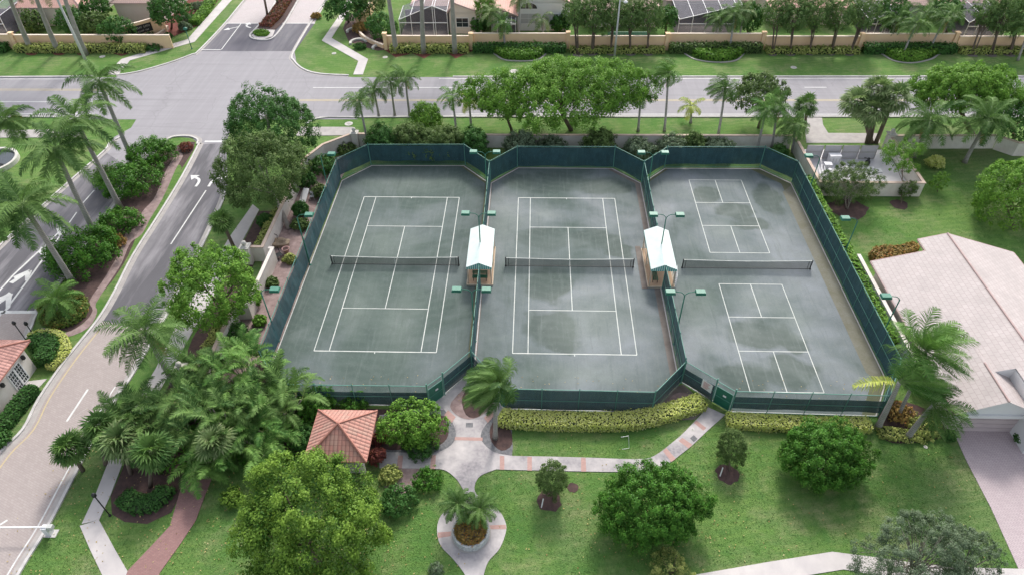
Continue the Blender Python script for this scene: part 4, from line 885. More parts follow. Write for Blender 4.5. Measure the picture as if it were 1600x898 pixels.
# ------------------------------------------------------------------ cabanas
def cabana(x0, x1, y0, y1, label):
    t = thing('cabana', label, 'cabana', ((x0+x1)/2, y0, 0), 'awning cabanas between the courts'); xm = (x0+x1)/2; ez = 2.3; rz = 2.85
    r = MB(); r.quad([(x0, y0, ez), (xm, y0, rz), (xm, y1, rz), (x0, y1, ez)]); r.quad([(xm, y0, rz), (x1, y0, ez), (x1, y1, ez), (xm, y1, rz)]); r.quad([(x0, y1, ez), (xm, y1, rz), (x1, y1, ez), (x1, y1, ez-.2), (x0, y1, ez-.2)])
    for x in (x0, x1): r.quad([(x, y0, ez-.22), (x, y1, ez-.22), (x, y1, ez), (x, y0, ez)])
    r.quad([(x0, y0-.02, ez-.22), (x1, y0-.02, ez-.22), (x1, y0-.02, ez), (xm, y0-.02, rz), (x0, y0-.02, ez)]); rf = r.build('awning', M_awn, t)
    s = MB(); n = 12; w = (x1-x0)/n
    for i in range(n):
        xa = x0+w*(i+.25); xb = xa+w*.5; zf = lambda x: ez+(rz-ez)*(1-abs(x-xm)/(xm-x0))
        s.quad([(xa, y0-.03, ez-.24), (xb, y0-.03, ez-.24), (xb, y0-.03, zf(xb)-.02), (xa, y0-.03, zf(xa)-.02)])
    for x in (x0-.012, x1+.012):
        k = int((y1-y0)/.3)
        for i in range(k): ya = y0+(y1-y0)*(i+.25)/k; yb = ya+(y1-y0)/k*.5; s.quad([(x, ya, ez-.24), (x, yb, ez-.24), (x, yb, ez-.01), (x, ya, ez-.01)])
    s.build('stripes', M_awng, rf)
    d = MB(); d.box(x0+.02, y0-.05, 0, x1-.02, y1-.3, .16); d.build('deck', M_floor, t)
    tr = MB(); tr.box(x0-.04, y0-.13, 0, x1+.04, y0-.06, .2); tr.box(x0-.06, y0-.05, 0, x0+.01, y1-.3, .2); tr.box(x1-.01, y0-.05, 0, x1+.06, y1-.3, .2); tr.build('deck_rim', M_beige, t)
    for x in (x0+.1, x1-.1):
        for y in (y0+.1, (y0+y1)/2, y1-.4): p = MB(); p.box(x-.05, y-.05, .16, x+.05, y+.05, ez-.02); p.build('post', M_beige, t)
    rl = MB(); rl.bar((x1-.1, y0+.15, 1.0), (x1-.1, y1-.5, 1.0), .06); rl.bar((x0+.1, y0+2.2, 1.0), (x0+.1, y1-.5, 1.0), .06); rl.build('rail', M_beige, t)
    return t
def bench(x, y, rot, label, w=1.35):
    t = thing('bench', label, 'bench', (x, y, .16), 'green benches in the cabanas'); c, s = math.cos(rot), math.sin(rot)
    def q(mb, a, b, wd, h): P = lambda p: (x+p[0]*c-p[1]*s, y+p[0]*s+p[1]*c, p[2]); mb.bar(P(a), P(b), wd, h)
    m = MB(); [q(m, (-w/2, -.15+.13*k, .6), (w/2, -.15+.13*k, .6), .1, .035) for k in range(4)]; m.build('seat', M_bench, t)
    m = MB(); [q(m, (-w/2, .3+.03*k, .75+.14*k), (w/2, .3+.03*k, .75+.14*k), .035, .1) for k in range(3)]; m.build('backrest', M_bench, t)
    for e in (-1, 1): m = MB(); q(m, (e*w*.42, -.15, .16), (e*w*.42, -.15, .6), .05, .05); q(m, (e*w*.42, .28, .16), (e*w*.42, .38, 1.08), .05, .05); q(m, (e*w*.42, -.15, .57), (e*w*.42, .3, .57), .05, .05); m.build('leg', M_dark, t)
cabana(-6.33, -3.85, 49.55, 55.6, 'mint white awning cabana between the two tennis courts')
cabana(11.38, 13.87, 49.55, 55.6, 'mint white awning cabana beside the pickleball courts')
bench(-5.1, 50.15, 0, 'green bench on the near edge of the first cabana deck', 1.5)
bench(-5.3, 53.0, math.pi/2, 'green bench deeper under the first cabana awning'); bench(12.15, 50.6, math.pi/2, 'green bench along the left side of the second cabana deck')
sheet('gravel_patch', [(10.75, 49.3), (11.3, 49.3), (11.3, 55.8), (10.75, 55.8)], .06, M_dirt, 0)
t = thing('rolling_rack', 'pale folded lattice rack leaning on the east side of the second cabana', 'rack', (14.1, 50.5, 0)); m = MB()
for k in range(5): m.bar((14.0+.05*k, 49.5+.35*k, .05), (14.05+.05*k, 49.7+.35*k, 1.5), .05); m.bar((13.98, 49.45, .2+.3*k), (14.25, 51.1, .2+.3*k), .04)
m.build('slat', M_frame, t)

# ------------------------------------------------------------------ roofs and buildings
def rplane(mb, e0, e1, *top):
    """roof plane: eave edge e0-e1, then the other corners; UV in metres along and up the slope"""
    e0, e1 = Vector(e0), Vector(e1); u = (e1-e0).normalized(); pts = [e0, e1]+[Vector(p) for p in top]; nn = (e1-e0).cross(pts[2]-e1).normalized(); v = nn.cross(u)
    mb.quad(pts, [((p-e0).dot(u), (p-e0).dot(v)) for p in pts])
def ridge(mb, a, b, r=.1): mb.tube([a, Vector(a).lerp(Vector(b), .5), b], r, 6)
def hiproof(par, x0, x1, y0, y1, z, rise, m, rm, ov=.45, along='x', eave=.12, name='roof', rr=.1):
    x0 -= ov; x1 += ov; y0 -= ov; y1 += ov; w = x1-x0; d = y1-y0; r = MB(); q = MB()
    if w >= d: a, b = Vector((x0+d/2, (y0+y1)/2, z+rise)), Vector((x1-d/2, (y0+y1)/2, z+rise))
    else: a, b = Vector(((x0+x1)/2, y0+w/2, z+rise)), Vector(((x0+x1)/2, y1-w/2, z+rise))
    c = [Vector((x0, y0, z)), Vector((x1, y0, z)), Vector((x1, y1, z)), Vector((x0, y1, z))]
    same = (a-b).length < .05
    if w >= d: rplane(r, c[0], c[1], b, *([] if same else [a])); rplane(r, c[1], c[2], b); rplane(r, c[2], c[3], a, *([] if same else [b])); rplane(r, c[3], c[0], a); E = [(c[0], a), (c[3], a), (c[1], b), (c[2], b)]
    else: rplane(r, c[0], c[1], a); rplane(r, c[1], c[2], b, a); rplane(r, c[2], c[3], b); rplane(r, c[3], c[0], a, b); E = [(c[0], a), (c[1], a), (c[2], b), (c[3], b)]
    o = r.build(name, m, par)
    for e in E: ridge(q, e[0], e[1], rr)
    if not same: ridge(q, a, b, rr)
    for i in range(4): q.bar(c[i]-Vector((0, 0, eave/2)), c[(i+1) % 4]-Vector((0, 0, eave/2)), .06, eave)
    q.build('ridge_tiles', rm, o); return o
def window(par, c, w, h, ax='x', out=-1, nx=2, ny=2, arch=False, m=None):
    """window set in a wall; ax: the wall runs along x or y, out: the side it faces"""
    X = (lambda u, z, k=0: (c[0]+u, c[1]+out*k, c[2]+z)) if ax == 'x' else (lambda u, z, k=0: (c[0]+out*k, c[1]+u, c[2]+z))
    f = MB()
    for s in (-1, 1): f.bar(X(s*w/2, -h/2, .03), X(s*w/2, h/2, .03), .09); f.bar(X(-w/2-.04, s*h/2, .03), X(w/2+.04, s*h/2, .03), .09)
    for i in range(1, nx): f.bar(X(-w/2+w*i/nx, -h/2, .03), X(-w/2+w*i/nx, h/2, .03), .04)
    for i in range(1, ny): f.bar(X(-w/2, -h/2+h*i/ny, .03), X(w/2, -h/2+h*i/ny, .03), .04)
    o = f.build('window', M_frame, par); g = MB(); g.quad([X(-w/2, -h/2, .015), X(w/2, -h/2, .015), X(w/2, h/2, .015), X(-w/2, h/2, .015)]); g.build('pane', m or M_glass, o); return o
# pavilion by the plaza
t = thing('pavilion', 'small square pavilion with red barrel tile hip roof beside the plaza', 'pavilion', (-14.2, 29.9, 0))
hiproof(t, -15.95, -12.35, 28.15, 31.75, 2.5, 1.45, M_barrel, M_ridge, .5, rr=.09)
m = MB(); m.box(-15.9, 31.4, 0, -12.4, 31.7, 2.45); m.box(-15.9, 28.2, 0, -15.65, 31.4, 2.45); m.build('wall', M_wall, t)
for x, y in ((-12.55, 28.35), (-15.75, 28.35-.35), (-12.55, 31.2)): m = MB(); m.box(x-.17, y-.17, 0, x+.17, y+.17, 2.45); m.build('column', M_wall, t)
m = MB(); m.box(-15.6, 28.3, 0, -12.8, 31.35, .1); m.build('floor', M_conc, t)
# guard house, mostly out of the picture
t = thing('guard_house', 'cream guard house with red tiled roof and dark french doors beside the gate road', 'guard house', (-46, 33, 0))
m = MB(); m.box(-49.5, 27.5, 0, -43.25, 38.1, 3.0); m.build('wall', M_wall, t)
hiproof(t, -49.5, -43.25, 27.5, 38.1, 3.0, 1.7, M_barrelgh, M_ridge, .55)
for yy in (35.4, 36.25, ): window(t, (-43.25, yy+.35, 1.15), .75, 2.0, 'y', 1, 3, 5)
for yy in (34.5, 37.5): m = MB(); m.box(-43.23, yy-.12, 1.9, -43.0, yy+.12, 2.25); m.build('wall_lamp', M_dark, t)
sheet('pavement', [(-43.2, 36.6), (-41.7, 36.9), (-42.2, 34.2), (-43.2, 34.6)], .05, M_conc, 0)

# the big pale house on the right
t = thing('tile_roofed_house', 'large house with pale pink flat tile roof and garage east of the courts', 'house', (39, 45, 0))
m = MB(); m.box(32.9, 33.2, 0, 38.9, 39, 2.55); m.box(32.9, 39, 0, 46, 50.1, 2.55); m.box(37.3, 50.1, 0, 45.6, 52.1, 2.5); m.box(39.6, 25, 0, 60, 39, 2.5) if False else None; m.build('wall', M_housew, t)
r = MB(); q = MB(); RX, RZ = 39.4, 4.75; s = .295; zl = lambda x: RZ-abs(x-RX)*s
YF = 52.35
rplane(r, (32.35, 50.6, zl(32.35)), (32.35, 36.0, zl(32.35)), (RX, 36.0, RZ), (RX, 50.6, RZ))
rplane(r, (36.95, YF, zl(36.95)), (36.95, 50.6, zl(36.95)), (RX, 50.6, RZ), (RX, YF, RZ))
rplane(r, (46.4, 30.0, zl(46.4)), (46.4, YF-.2, zl(46.4)), (RX, YF, RZ), (RX, 30.0, RZ))
rplane(r, (37.72, 36.0, zl(37.72)), (37.72, 31.0, zl(37.72)), (RX, 31.0, RZ), (RX, 36.0, RZ))
gx, gz = 35.65, 4.15; gs = .5; 
rplane(r, (32.35, 38.5, gz-(gx-32.35)*gs+.02), (32.35, 32.75, gz-(gx-32.35)*gs+.02), (gx, 32.75, gz+.02), (gx, 38.5, gz+.02))
rplane(r, (38.95, 32.75, gz-(38.95-gx)*gs+.02), (38.95, 37.5, gz-(38.95-gx)*gs+.02), (gx, 37.5, gz+.02), (gx, 32.75, gz+.02))
ro = r.build('roof', M_tilehouse, t)
ridge(q, (RX, 30, RZ+.03), (RX, YF, RZ+.03), .09); ridge(q, (gx, 32.75, gz+.04), (gx, 36.6, gz+.04), .08)
for a, b in (((32.3, 50.65), (36.95, 50.65)), ((36.9, 50.65), (36.9, YF)), ((36.9, YF+.04), (RX, YF+.04)), ((RX, YF+.04), (46.4, YF-.16)), ((32.3, 32.7), (32.3, 50.65)), ((46.45, 30), (46.45, YF-.2))):
    q.bar((*a, zl(a[0])-.08), (*b, zl(b[0])-.08), .07, .16)
q.build('ridge_tiles', M_ridgep, ro)
m = MB(); zz = 2.5; m.quad([(32.5, 33.0, 2.3), (38.85, 33.0, 2.3), (38.85, 33.0, gz-(38.85-gx)*gs-.05), (gx, 33.0, gz-.08), (32.5, 33.0, gz-(gx-32.5)*gs-.05)]); m.box(32.5, 32.82, 2.05, 38.9, 32.98, 2.35); m.build('gable', M_housewhite, t)
m = MB(); m.box(33.6, 33.12, 0.02, 38.4, 33.19, 2.1)
for k in range(4): m.box(33.6, 33.08, .06+.52*k, 38.4, 33.115, .5+.52*k)
m.build('garage_door', M_door, t)
m = MB(); m.box(37.75, 31.1, 0, 39.3, 36.2, 4.12); m.quad([(36.0, 36.02, 2.5), (37.8, 36.02, 2.5), (37.8, 36.02, zl(37.8)-.02), (36.0, 36.02, zl(36.0)-.02)]); m.box(39.3, 32.2, 0, 45.6, 39, 2.6); pass; m.build('entry_wall', M_housewhite, t)
tt = thing('courtyard_wall', 'tall white wall running beside the left eave of the tile roofed house', 'wall', (32.0, 45, 0)); m = MB(); m.strip([(31.95, 38), (31.95, 52.3)], .22, 0, 2.05); m.build('panel', M_housewhite, tt); m = MB(); m.strip([(31.95, 37.95), (31.95, 52.35)], .34, 2.05, 2.13); m.build('cap', M_wall, tt)
tt = thing('boundary_wall', 'grey stucco wall panel at the right edge behind the tile roofed house', 'wall', (47, 50, 0)); m = MB(); m.strip([(45.9, 52.1), (47.9, 48.8), (55, 46.5)], .2, 0, 2.0); m.build('panel', M_wall, tt); m = MB(); m.strip([(45.9, 52.1), (47.9, 48.8), (55, 46.5)], .28, 2.0, 2.08); m.build('cap', M_cap, tt)

# ------------------------------------------------------------------ walls
def wall(name, label, pts, h, m, mc, th=.22, pil=(), cat='wall', group=None, ph=None, ball=False, capw=.34):
    t = thing(name, label, cat, (*pts[0], 0), group)
    b = MB(); b.strip(pts, th, 0, h); b.build('panel', m, t); c = MB(); c.strip(pts, capw, h, h+.1); c.build('cap', mc, t)
    for p in pil:
        k = MB(); k.box(p[0]-.28, p[1]-.28, 0, p[0]+.28, p[1]+.28, ph or h+.25); k.box(p[0]-.36, p[1]-.36, ph or h+.25, p[0]+.36, p[1]+.36, (ph or h+.25)+.12); k.build('pillar', m, t)
    return t
wall('garden_wall', 'cream wall slanting down from the white corner pillar toward the olive ficus', [(-22.6, 75.6), (-25.8, 72.8), (-27.3, 69.5), (-27.3, 52.9), (-28.6, 52.9)], 1.8, M_wall, M_cap)
wall('garden_wall', 'white stepped wall behind the lime green tree beside the gravel strip', [(-26.6, 52.75), (-26.2, 52.7), (-26.2, 44.6), (-27.3, 44.5)], 1.8, M_wall, M_wall)
wall('garden_wall', 'stepped wall with tan cap running down to the ball topped pillar near the palm grove', [(-27.3, 44.2), (-27.3, 36.7), (-29.0, 36.7)], 1.8, M_wall, M_cap)
wall('garden_wall', 'lowest stretch of the stepped wall disappearing into the palm grove', [(-28.9, 36.2), (-28.9, 28.5)], 1.8, M_wall, M_cap)
for x, y, lb in ((-28.9, 52.6, 'square white pillar with ball finial beside the hedge strip below the ficus'), (-29.2, 36.6, 'square white pillar with ball finial at the top edge of the palm grove'), (-22.35, 75.2, 'tall white pillar with finial at the northwest corner of the courts'), (43.9, 75.6, 'white pillar with pointed cap behind the equipment yard')):
    t = thing('wall_pillar', lb, 'pillar', (x, y, 0), 'white pillars along the wall'); m = MB(); m.box(x-.38, y-.38, 0, x+.38, y+.38, 2.05); m.build('shaft', M_wall, t)
    m = MB(); m.box(x-.5, y-.5, 2.05, x+.5, y+.5, 2.2); m.lathe((x, y, 2.2), [(.5, 0), (.42, .08), (.15, .12)], 4, math.pi/4); m.build('capital', M_stone, t); m = MB(); m.lathe((x, y, 2.3), [(.1, 0), (.2, .1), (.26, .25), (.2, .42), (.06, .5)], 12); m.build('finial', M_stone, t, True)
wall('perimeter_wall', 'long cream wall between the main road lawn and the court fences', [(-22.2, 75.5), (-5, 75.4), (32, 75.6)], 1.75, M_wall, M_cap)
wall('perimeter_wall', 'cream wall with brown cap behind the leaning palms at the upper right', [(43.9, 75.7), (57.0, 75.9), (57.0, 75.9)][:2], 1.75, M_wall, M_cap)
wall('perimeter_wall', 'cream wall section stepping toward the viewer at the right edge', [(57.0, 75.7), (58.6, 74.2), (100, 74.6)], 1.75, M_wall, M_cap)
wall('yard_wall', 'cream wall round the equipment yard east of the courts', [(32.2, 75.4), (32.3, 65.4), (43.7, 65.4), (43.9, 75.2)], 1.75, M_wall, M_cap)
# far peach wall, one panel run between two pilasters each
PX = [-95, -84, G(25, 78).x, -62]
pil_r = [G(x, y).x for x, y in ((604, 77), (737, 76), (887, 77), (1040, 78), (1191, 80), (1343, 82), (1495, 85))]; pil_r += [pil_r[-1]+17.2, pil_r[-1]+34]
hx = lambda i: 105.6 if i % 2 else 105.1
desc = ['beside the curved entry wall behind three royal palm trunks', 'behind the bright planting bed of thin palms', 'behind the row of multi stemmed trees and the street light', 'behind the second bright planting bed', 'behind the middle row of dark multi stemmed trees', 'behind the leaning coconut palms', 'behind the last row of trees at the top right', 'beyond the right edge']
for i in range(len(pil_r)-1):
    a, b = pil_r[i], pil_r[i+1]; y = hx(i); wall('community_wall', 'peach wall stretch '+desc[i], [(a+.3, y), (b-.3, y)], 2.3 if i % 2 else 2.1, M_peach, M_peachcap, pil=[(b, y-.1)]+([(a, y-.1)] if i == 0 else []), group='stretches of the peach community wall', ph=2.55, capw=.3)
wall('community_wall', 'peach wall stretch behind the three royal palm trunks at top left', [(PX[2]+.3, 105.3), (-58, 105.3)], 2.1, M_peach, M_peachcap, pil=[(PX[2], 105.2)], group='stretches of the peach community wall', ph=2.5)
wall('community_wall', 'peach wall stretch at the top left corner left of the pilaster', [(-120, 105.0), (PX[2]-.3, 105.0)], 2.3, M_peach, M_peachcap, group='stretches of the peach community wall')
# entry features
c1 = sm(W([(176, 76), (200, 73), (230, 66), (252, 56), (263, 46)]), 4)
wall('entry_wall', 'low curved pink topped planter wall under the black entry sign', c1, .55, M_cap, M_peachcap, .3)
c2 = sm(W([(600, 76), (580, 68), (565, 58), (557, 44)]), 4)
wall('entry_wall', 'low curved cream planter wall right of the boulevard', c2, .55, M_peach, M_peachcap, .3)
wall('entry_wall', 'tall peach wall with stepped pillars among bushes right of the boulevard', [G(560, 34).xy, G(572, 38).xy, G(582, 20).xy, G(600, -20).xy], 2.0, M_peach, M_peachcap, .3, pil=[tuple(G(560, 40).xy), tuple(G(568, 41).xy)], ph=2.3)
sa, sb = G(200, 66).xy, G(248, 52).xy
wall('entry_wall', 'cream wall holding the black entry sign left of the boulevard', [tuple(sa), tuple(sb), tuple(G(262, 50).xy)], 2.5, M_peach, M_peachcap, .35)
t = thing('entry_sign', 'black sign panel with pale lettering on the entry wall at top left', 'sign', (*sa, 1)); d = (sb-sa).normalized(); n = Vector((d.y, -d.x)); 
def SP(u, z, k): p = sa+d*u+n*k; return Vector((p.x, p.y, z))
Ls = (sb-sa).length; m = MB(); m.quad([SP(.5, .75, .22), SP(Ls*.86, .75, .22), SP(Ls*.86, 2.1, .22), SP(.5, 2.1, .22)]); m.quad([SP(.5, 2.1, .18), SP(.5, 2.1, .22), SP(Ls*.86, 2.1, .22), SP(Ls*.86, 2.1, .18)]); m.build('panel', M_black, t)
rg = np.random.default_rng(5); m = MB()
for z0, u0, u1, hh in ((1.55, .8, Ls*.78, .3), (1.0, .8, Ls*.74, .22)):
    u = u0
    while u < u1:
        w = hh*rg.uniform(.35, .6)
        if rg.uniform() > .12:
            m.bar(SP(u, z0, .235), SP(u, z0+hh, .235), .01, .045) if False else m.quad([SP(u, z0, .235), SP(u+.05, z0, .235), SP(u+.05, z0+hh, .235), SP(u, z0+hh, .235)])
            zz = z0+hh*rg.choice([0, .45, .85]); m.quad([SP(u+.05, zz, .236), SP(u+w, zz, .236), SP(u+w, zz+.045, .236), SP(u+.05, zz+.045, .236)])
        u += w+.09
m.build('lettering', M_stone, t)

# ------------------------------------------------------------------ houses beyond the far wall
def cage(par_label, x0, x1, y0, y1, z, apex, ax):
    t = thing('pool_enclosure', par_label, 'pool enclosure', (x0, y0, 0), 'screened pool enclosures')
    s = MB(); f = MB(); pk = lambda x: z+(apex-z)*(1-abs(x-ax)/max(abs(x0-ax), abs(x1-ax)))
    xs = sorted(set(list(np.linspace(x0, x1, 5))+[ax]))
    for a, b in zip(xs[:-1], xs[1:]):
        s.quad([(a, y0, 0), (b, y0, 0), (b, y0, pk(b)), (a, y0, pk(a))]); s.quad([(a, y0, pk(a)), (b, y0, pk(b)), (b, y1, pk(b)+.3), (a, y1, pk(a)+.3)])
        f.bar((a, y0, pk(a)), (b, y0, pk(b)), .09)
    for x in xs: f.bar((x, y0, 0), (x, y0, pk(x)), .08); f.bar((x, y0, pk(x)), (x, y1, pk(x)+.3), .07)
    f.bar((x0, y0-.02, 2.2), (x1, y0-.02, 2.2), .1)
    for x in (x0, x1): s.quad([(x, y0, 0), (x, y1, 0), (x, y1, pk(x)+.3), (x, y0, pk(x))])
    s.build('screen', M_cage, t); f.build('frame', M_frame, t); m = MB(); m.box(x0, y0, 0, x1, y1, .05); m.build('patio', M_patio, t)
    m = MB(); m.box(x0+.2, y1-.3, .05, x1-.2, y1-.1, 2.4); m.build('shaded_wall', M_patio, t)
def gable(par, x0, x1, y0, y1, z, rise, m, rm, xr=None, wallm=None, ov=.4):
    """ridge runs away from the viewer at x = xr"""
    xr = (x0+x1)/2 if xr is None else xr; r = MB(); q = MB(); a, b = x0-ov, x1+ov
    rplane(r, (a, y1, z), (a, y0-ov, z), (xr, y0-ov, z+rise), (xr, y1, z+rise)); rplane(r, (b, y0-ov, z), (b, y1, z), (xr, y1, z+rise), (xr, y0-ov, z+rise)); o = r.build('roof', m, par)
    ridge(q, (xr, y0-ov, z+rise), (xr, y1, z+rise)); q.bar((a, y0-ov-.03, z-.02), (xr, y0-ov-.03, z+rise-.02), .08, .2); q.bar((b, y0-ov-.03, z-.02), (xr, y0-ov-.03, z+rise-.02), .08, .2); q.build('ridge_tiles', rm, o)
    if wallm: g = MB(); g.quad([(x0, y0, z-.05), (x1, y0, z-.05), (xr, y0, z+rise-.25)]); g.build('gable', wallm, par)
def house(label, x0, x1, y0, y1, h, kind, rise, wm, rm, xr=None):
    t = thing('far_house', label, 'house', ((x0+x1)/2, y0, 0), 'houses beyond the community wall'); m = MB(); m.box(x0, y0, 0, x1, y1, h); m.build('wall', wm, t)
    (hiproof(t, x0, x1, y0, y1, h, rise, rm, M_ridgep) if kind == 'hip' else gable(t, x0, x1, y0, y1, h, rise, rm, M_ridgep, xr, wm)); return t
X = lambda px, y=110: G(px, 50).x*y/112.
cage('dark screened pool cage with pointed front behind three royal palm trunks', X(625), X(700), 110.2, 115.5, 2.7, 4.9, X(678))
h = house('peach tiled house behind the pointed pool cage', X(640), X(900)-13, 115.8, 130, 3., 'hip', 2.6, M_housew, M_tilefar)
h = house('narrow gable end with a twin window right of the pointed pool cage', X(702), X(752), 111.2, 118, 3.4, 'gable', 1.7, M_housew, M_tilefar, X(712)); window(h, (X(722), 111.2, 1.85), 2.0, 1.5, 'x', -1, 2, 2)
h = house('white house with arched window above twin windows behind thin palms', X(808), X(890), 112.5, 124, 4.6, 'gable', 2.0, M_housewhite, M_tilefar2, X(842)); window(h, (X(826), 112.5, 2.0), 2.7, 1.7, 'x', -1, 2, 2, m=M_metal); window(h, (X(862), 112.5, 2.1), 2.3, 1.4, 'x', -1, 2, 1, m=M_metal)
m = MB(); cx = X(826); pts = [(cx+1.35*math.cos(a), 112.46, 3.6+.95*math.sin(a)) for a in np.linspace(0, math.pi, 11)]; m.quad(pts); wd = m.build('arched_window', M_glass, h)
m = MB(); [m.bar((cx+1.4*math.cos(a), 112.42, 3.6+1.0*math.sin(a)), (cx+1.4*math.cos(a2), 112.42, 3.6+1.0*math.sin(a2)), .09) for a, a2 in zip(np.linspace(0, math.pi, 11)[:-1], np.linspace(0, math.pi, 11)[1:])]; [m.bar((cx+k*.5, 112.43, 3.6), (cx+k*.5, 112.43, 4.4), .05) for k in (-1, 0, 1)]; m.build('frame', M_frame, wd)
h = house('low wing with red roof left of the arched window house', X(768), X(806), 112.0, 122, 2.7, 'gable', 1.6, M_housew, M_tilefar2, X(770))
cage('small dark pool cage behind the thin palms left of the white house', X(778), X(806), 109.5, 111.9, 2.3, 2.5, X(790))
h = house('pale house mostly hidden behind the row of multi stemmed trees', X(915), X(1030), 114, 128, 3.0, 'hip', 2.4, M_housew, M_tilefar)
cage('large dark pool cage with sloping white framed roof at top centre right', X(1058), X(1142), 109.8, 118, 2.9, 5.2, X(1150))
h = house('peach roofed house behind the large sloping pool cage', X(1050), X(1190), 118.3, 132, 3., 'hip', 2.6, M_housew, M_tilefar)
h = house('shaded house behind the middle row of dark trees', X(1215), X(1345), 115, 130, 3., 'hip', 2.5, M_housew, M_tilefar2)
cage('dark pool cage behind the middle row of dark trees', X(1352), X(1400), 109.8, 115, 2.7, 3.9, X(1380))
h = house('white house glimpsed between the leaning coconut palms', X(1380), X(1470), 116, 130, 3., 'hip', 2.6, M_housewhite, M_tilefar)
cage('pool cage with slanting white bars at the top right behind trees', X(1500), X(1560), 108.8, 116, 2.8, 5.0, X(1530))
h = house('pink roofed house behind the top right pool cage', X(1490), X(1600), 116.5, 130, 3.2, 'hip', 2.8, M_housew, M_tilefar2)
cage('dark pool cage cut off by the left edge of the picture', X(-45), X(13), 109.6, 116, 2.9, 4.6, X(-10))
h = house('pink tiled house behind the three royal palm trunks at top left', X(5), X(112), 114.5, 130, 3.2, 'hip', 3.0, M_housew, M_tilefar2)
h = house('cream house with pink roof corner behind the black entry sign', X(163), X(232), 115.5, 130, 3.6, 'hip', 2.4, M_housew, M_tilefar)
t = thing('pool_fence', 'teal screened fence along the patio behind the row of multi stemmed trees', 'fence', (X(948), 107.5, 0)); m = MB(); x0, x1 = X(948), X(1012); m.quad([(x0, 108, 0), (x1, 108, 0), (x1, 108, 1.6), (x0, 108, 1.6)]); m.build('screen', M_teal, t); m = MB(); m.bar((x0, 107.95, 1.6), (x1, 107.95, 1.6), .08); [m.bar((x, 107.95, 0), (x, 107.95, 1.6), .06) for x in np.linspace(x0, x1, 6)]; m.build('frame', M_lamptop, t)

# ------------------------------------------------------------------ equipment yard
sheet('yard_floor', [(32.3, 65.5), (43.6, 65.5), (43.6, 75.3), (32.3, 75.3)], .03, M_metal)
for i in range(4):
    a = 33.05+i*2.15; t = thing('yard_gate', ['leftmost', 'second', 'third', 'rightmost'][i]+' of four pale metal gate panels closing the equipment yard', 'gate', (a, 73.2, 0), 'metal gate panels of the equipment yard')
    m = MB(); m.box(a+.06, 73.18, .08, a+1.98, 73.24, 1.85); m.build('panel', M_metal, t); m = MB(); [m.bar((a+.05, 73.14, z), (a+2.0, 73.14, z), .06) for z in (.1, .98, 1.85)]; [m.bar((x, 73.14, .08), (x, 73.14, 1.9), .06) for x in (a+.05, a+2.0)]; m.build('frame', M_gutter, t)
def gx_(px, py, z=0): return G(px, py, z)
def boxy(name, label, cat, px, py, w, d, h, m, extra=None, group=None):
    p = gx_(px, py); t = thing(name, label, cat, (p.x, p.y, 0), group); b = MB(); b.box(p.x-w/2, p.y-d/2, 0, p.x+w/2, p.y+d/2, h*.88); b.build('body', m, t); b = MB(); b.box(p.x-w/2-.04, p.y-d/2-.04, h*.88, p.x+w/2+.04, p.y+d/2+.04, h); b.build('lid', m, t)
    b = MB(); [b.bar((p.x-w/2+.1+k*(w-.2)/3, p.y-d/2-.015, h*.2), (p.x-w/2+.1+k*(w-.2)/3, p.y-d/2-.015, h*.7), .03) for k in range(4)]; b.build('grille', M_gutter, t); return t
boxy('electrical_cabinet', 'tall white cabinet in front of the second yard gate panel', 'cabinet', 1301, 254, 1.3, .7, 1.1, M_equip)
boxy('pump_box', 'small white box on the left floor of the equipment yard', 'box', 1292, 262, .8, .6, .6, M_equip)
boxy('pump_box', 'low pale box beside the white cabinet in the equipment yard', 'box', 1318, 268, .9, .8, .5, M_metal)
boxy('pump_box', 'white box near the front wall of the equipment yard behind the sparse tree', 'box', 1345, 278, 1.0, .8, .5, M_equip)
for px, py, lb in ((1360, 265, 'white square hatch with dark hole left in the yard floor'), (1371, 268, 'white square hatch with dark hole nearest the yard east wall')):
    p = G(px, py); t = thing('hatch', lb, 'hatch', (p.x, p.y, .03), 'white hatches in the yard floor'); b = MB(); b.box(p.x-.45, p.y-.35, .03, p.x+.45, p.y+.35, .16); b.build('frame', M_equip, t); b = MB(); b.lathe((p.x, p.y, .165), [(.16, 0), (.02, .004)], 10); b.build('hole', M_dark, t)
p = G(1354, 258); t = thing('pump', 'black pump standing on the yard floor', 'pump', (p.x, p.y, 0)); b = MB(); b.lathe((p.x, p.y, 0), [(.3, 0), (.3, .5), (.15, .7), (.15, .95), (.05, 1.0)], 10); b.build('body', M_dark, t, True); b = MB(); b.tube([(p.x, p.y, .85), (p.x-.5, p.y+.15, .9)], .06); b.build('pipe', M_dark, t)
t = thing('pipework', 'white pipes on posts at the left side of the equipment yard', 'pipes', (34.2, 68, 0)); b = MB()
for k in range(3): b.tube([(33.9+.35*k, 66.3, .3), (33.9+.35*k, 69.8, .3), (34.2+.35*k, 71.2, .35)], .06, 6)
b.tube([(33.6, 67, .5), (35.4, 67.4, .5), (35.4, 67.4, .05)], .08, 6); b.build('pipe', M_equip, t); b = MB(); b.tube([(34.9, 69.5, 0), (34.9, 69.5, .9)], .2, 8); b.build('filter_tank', M_equip, t)
t = thing('hose', 'dull red hose loop lying on the equipment yard floor', 'hose', (39.3, 70.3, .03)); b = MB(); b.tube([(38.8+1.2*math.cos(a), 70.3+.5*math.sin(a), .08) for a in np.linspace(0, 5.6, 16)], .035, 5); b.build('loop', mat('dull red rubber', (.35, .16, .15), .7), t)

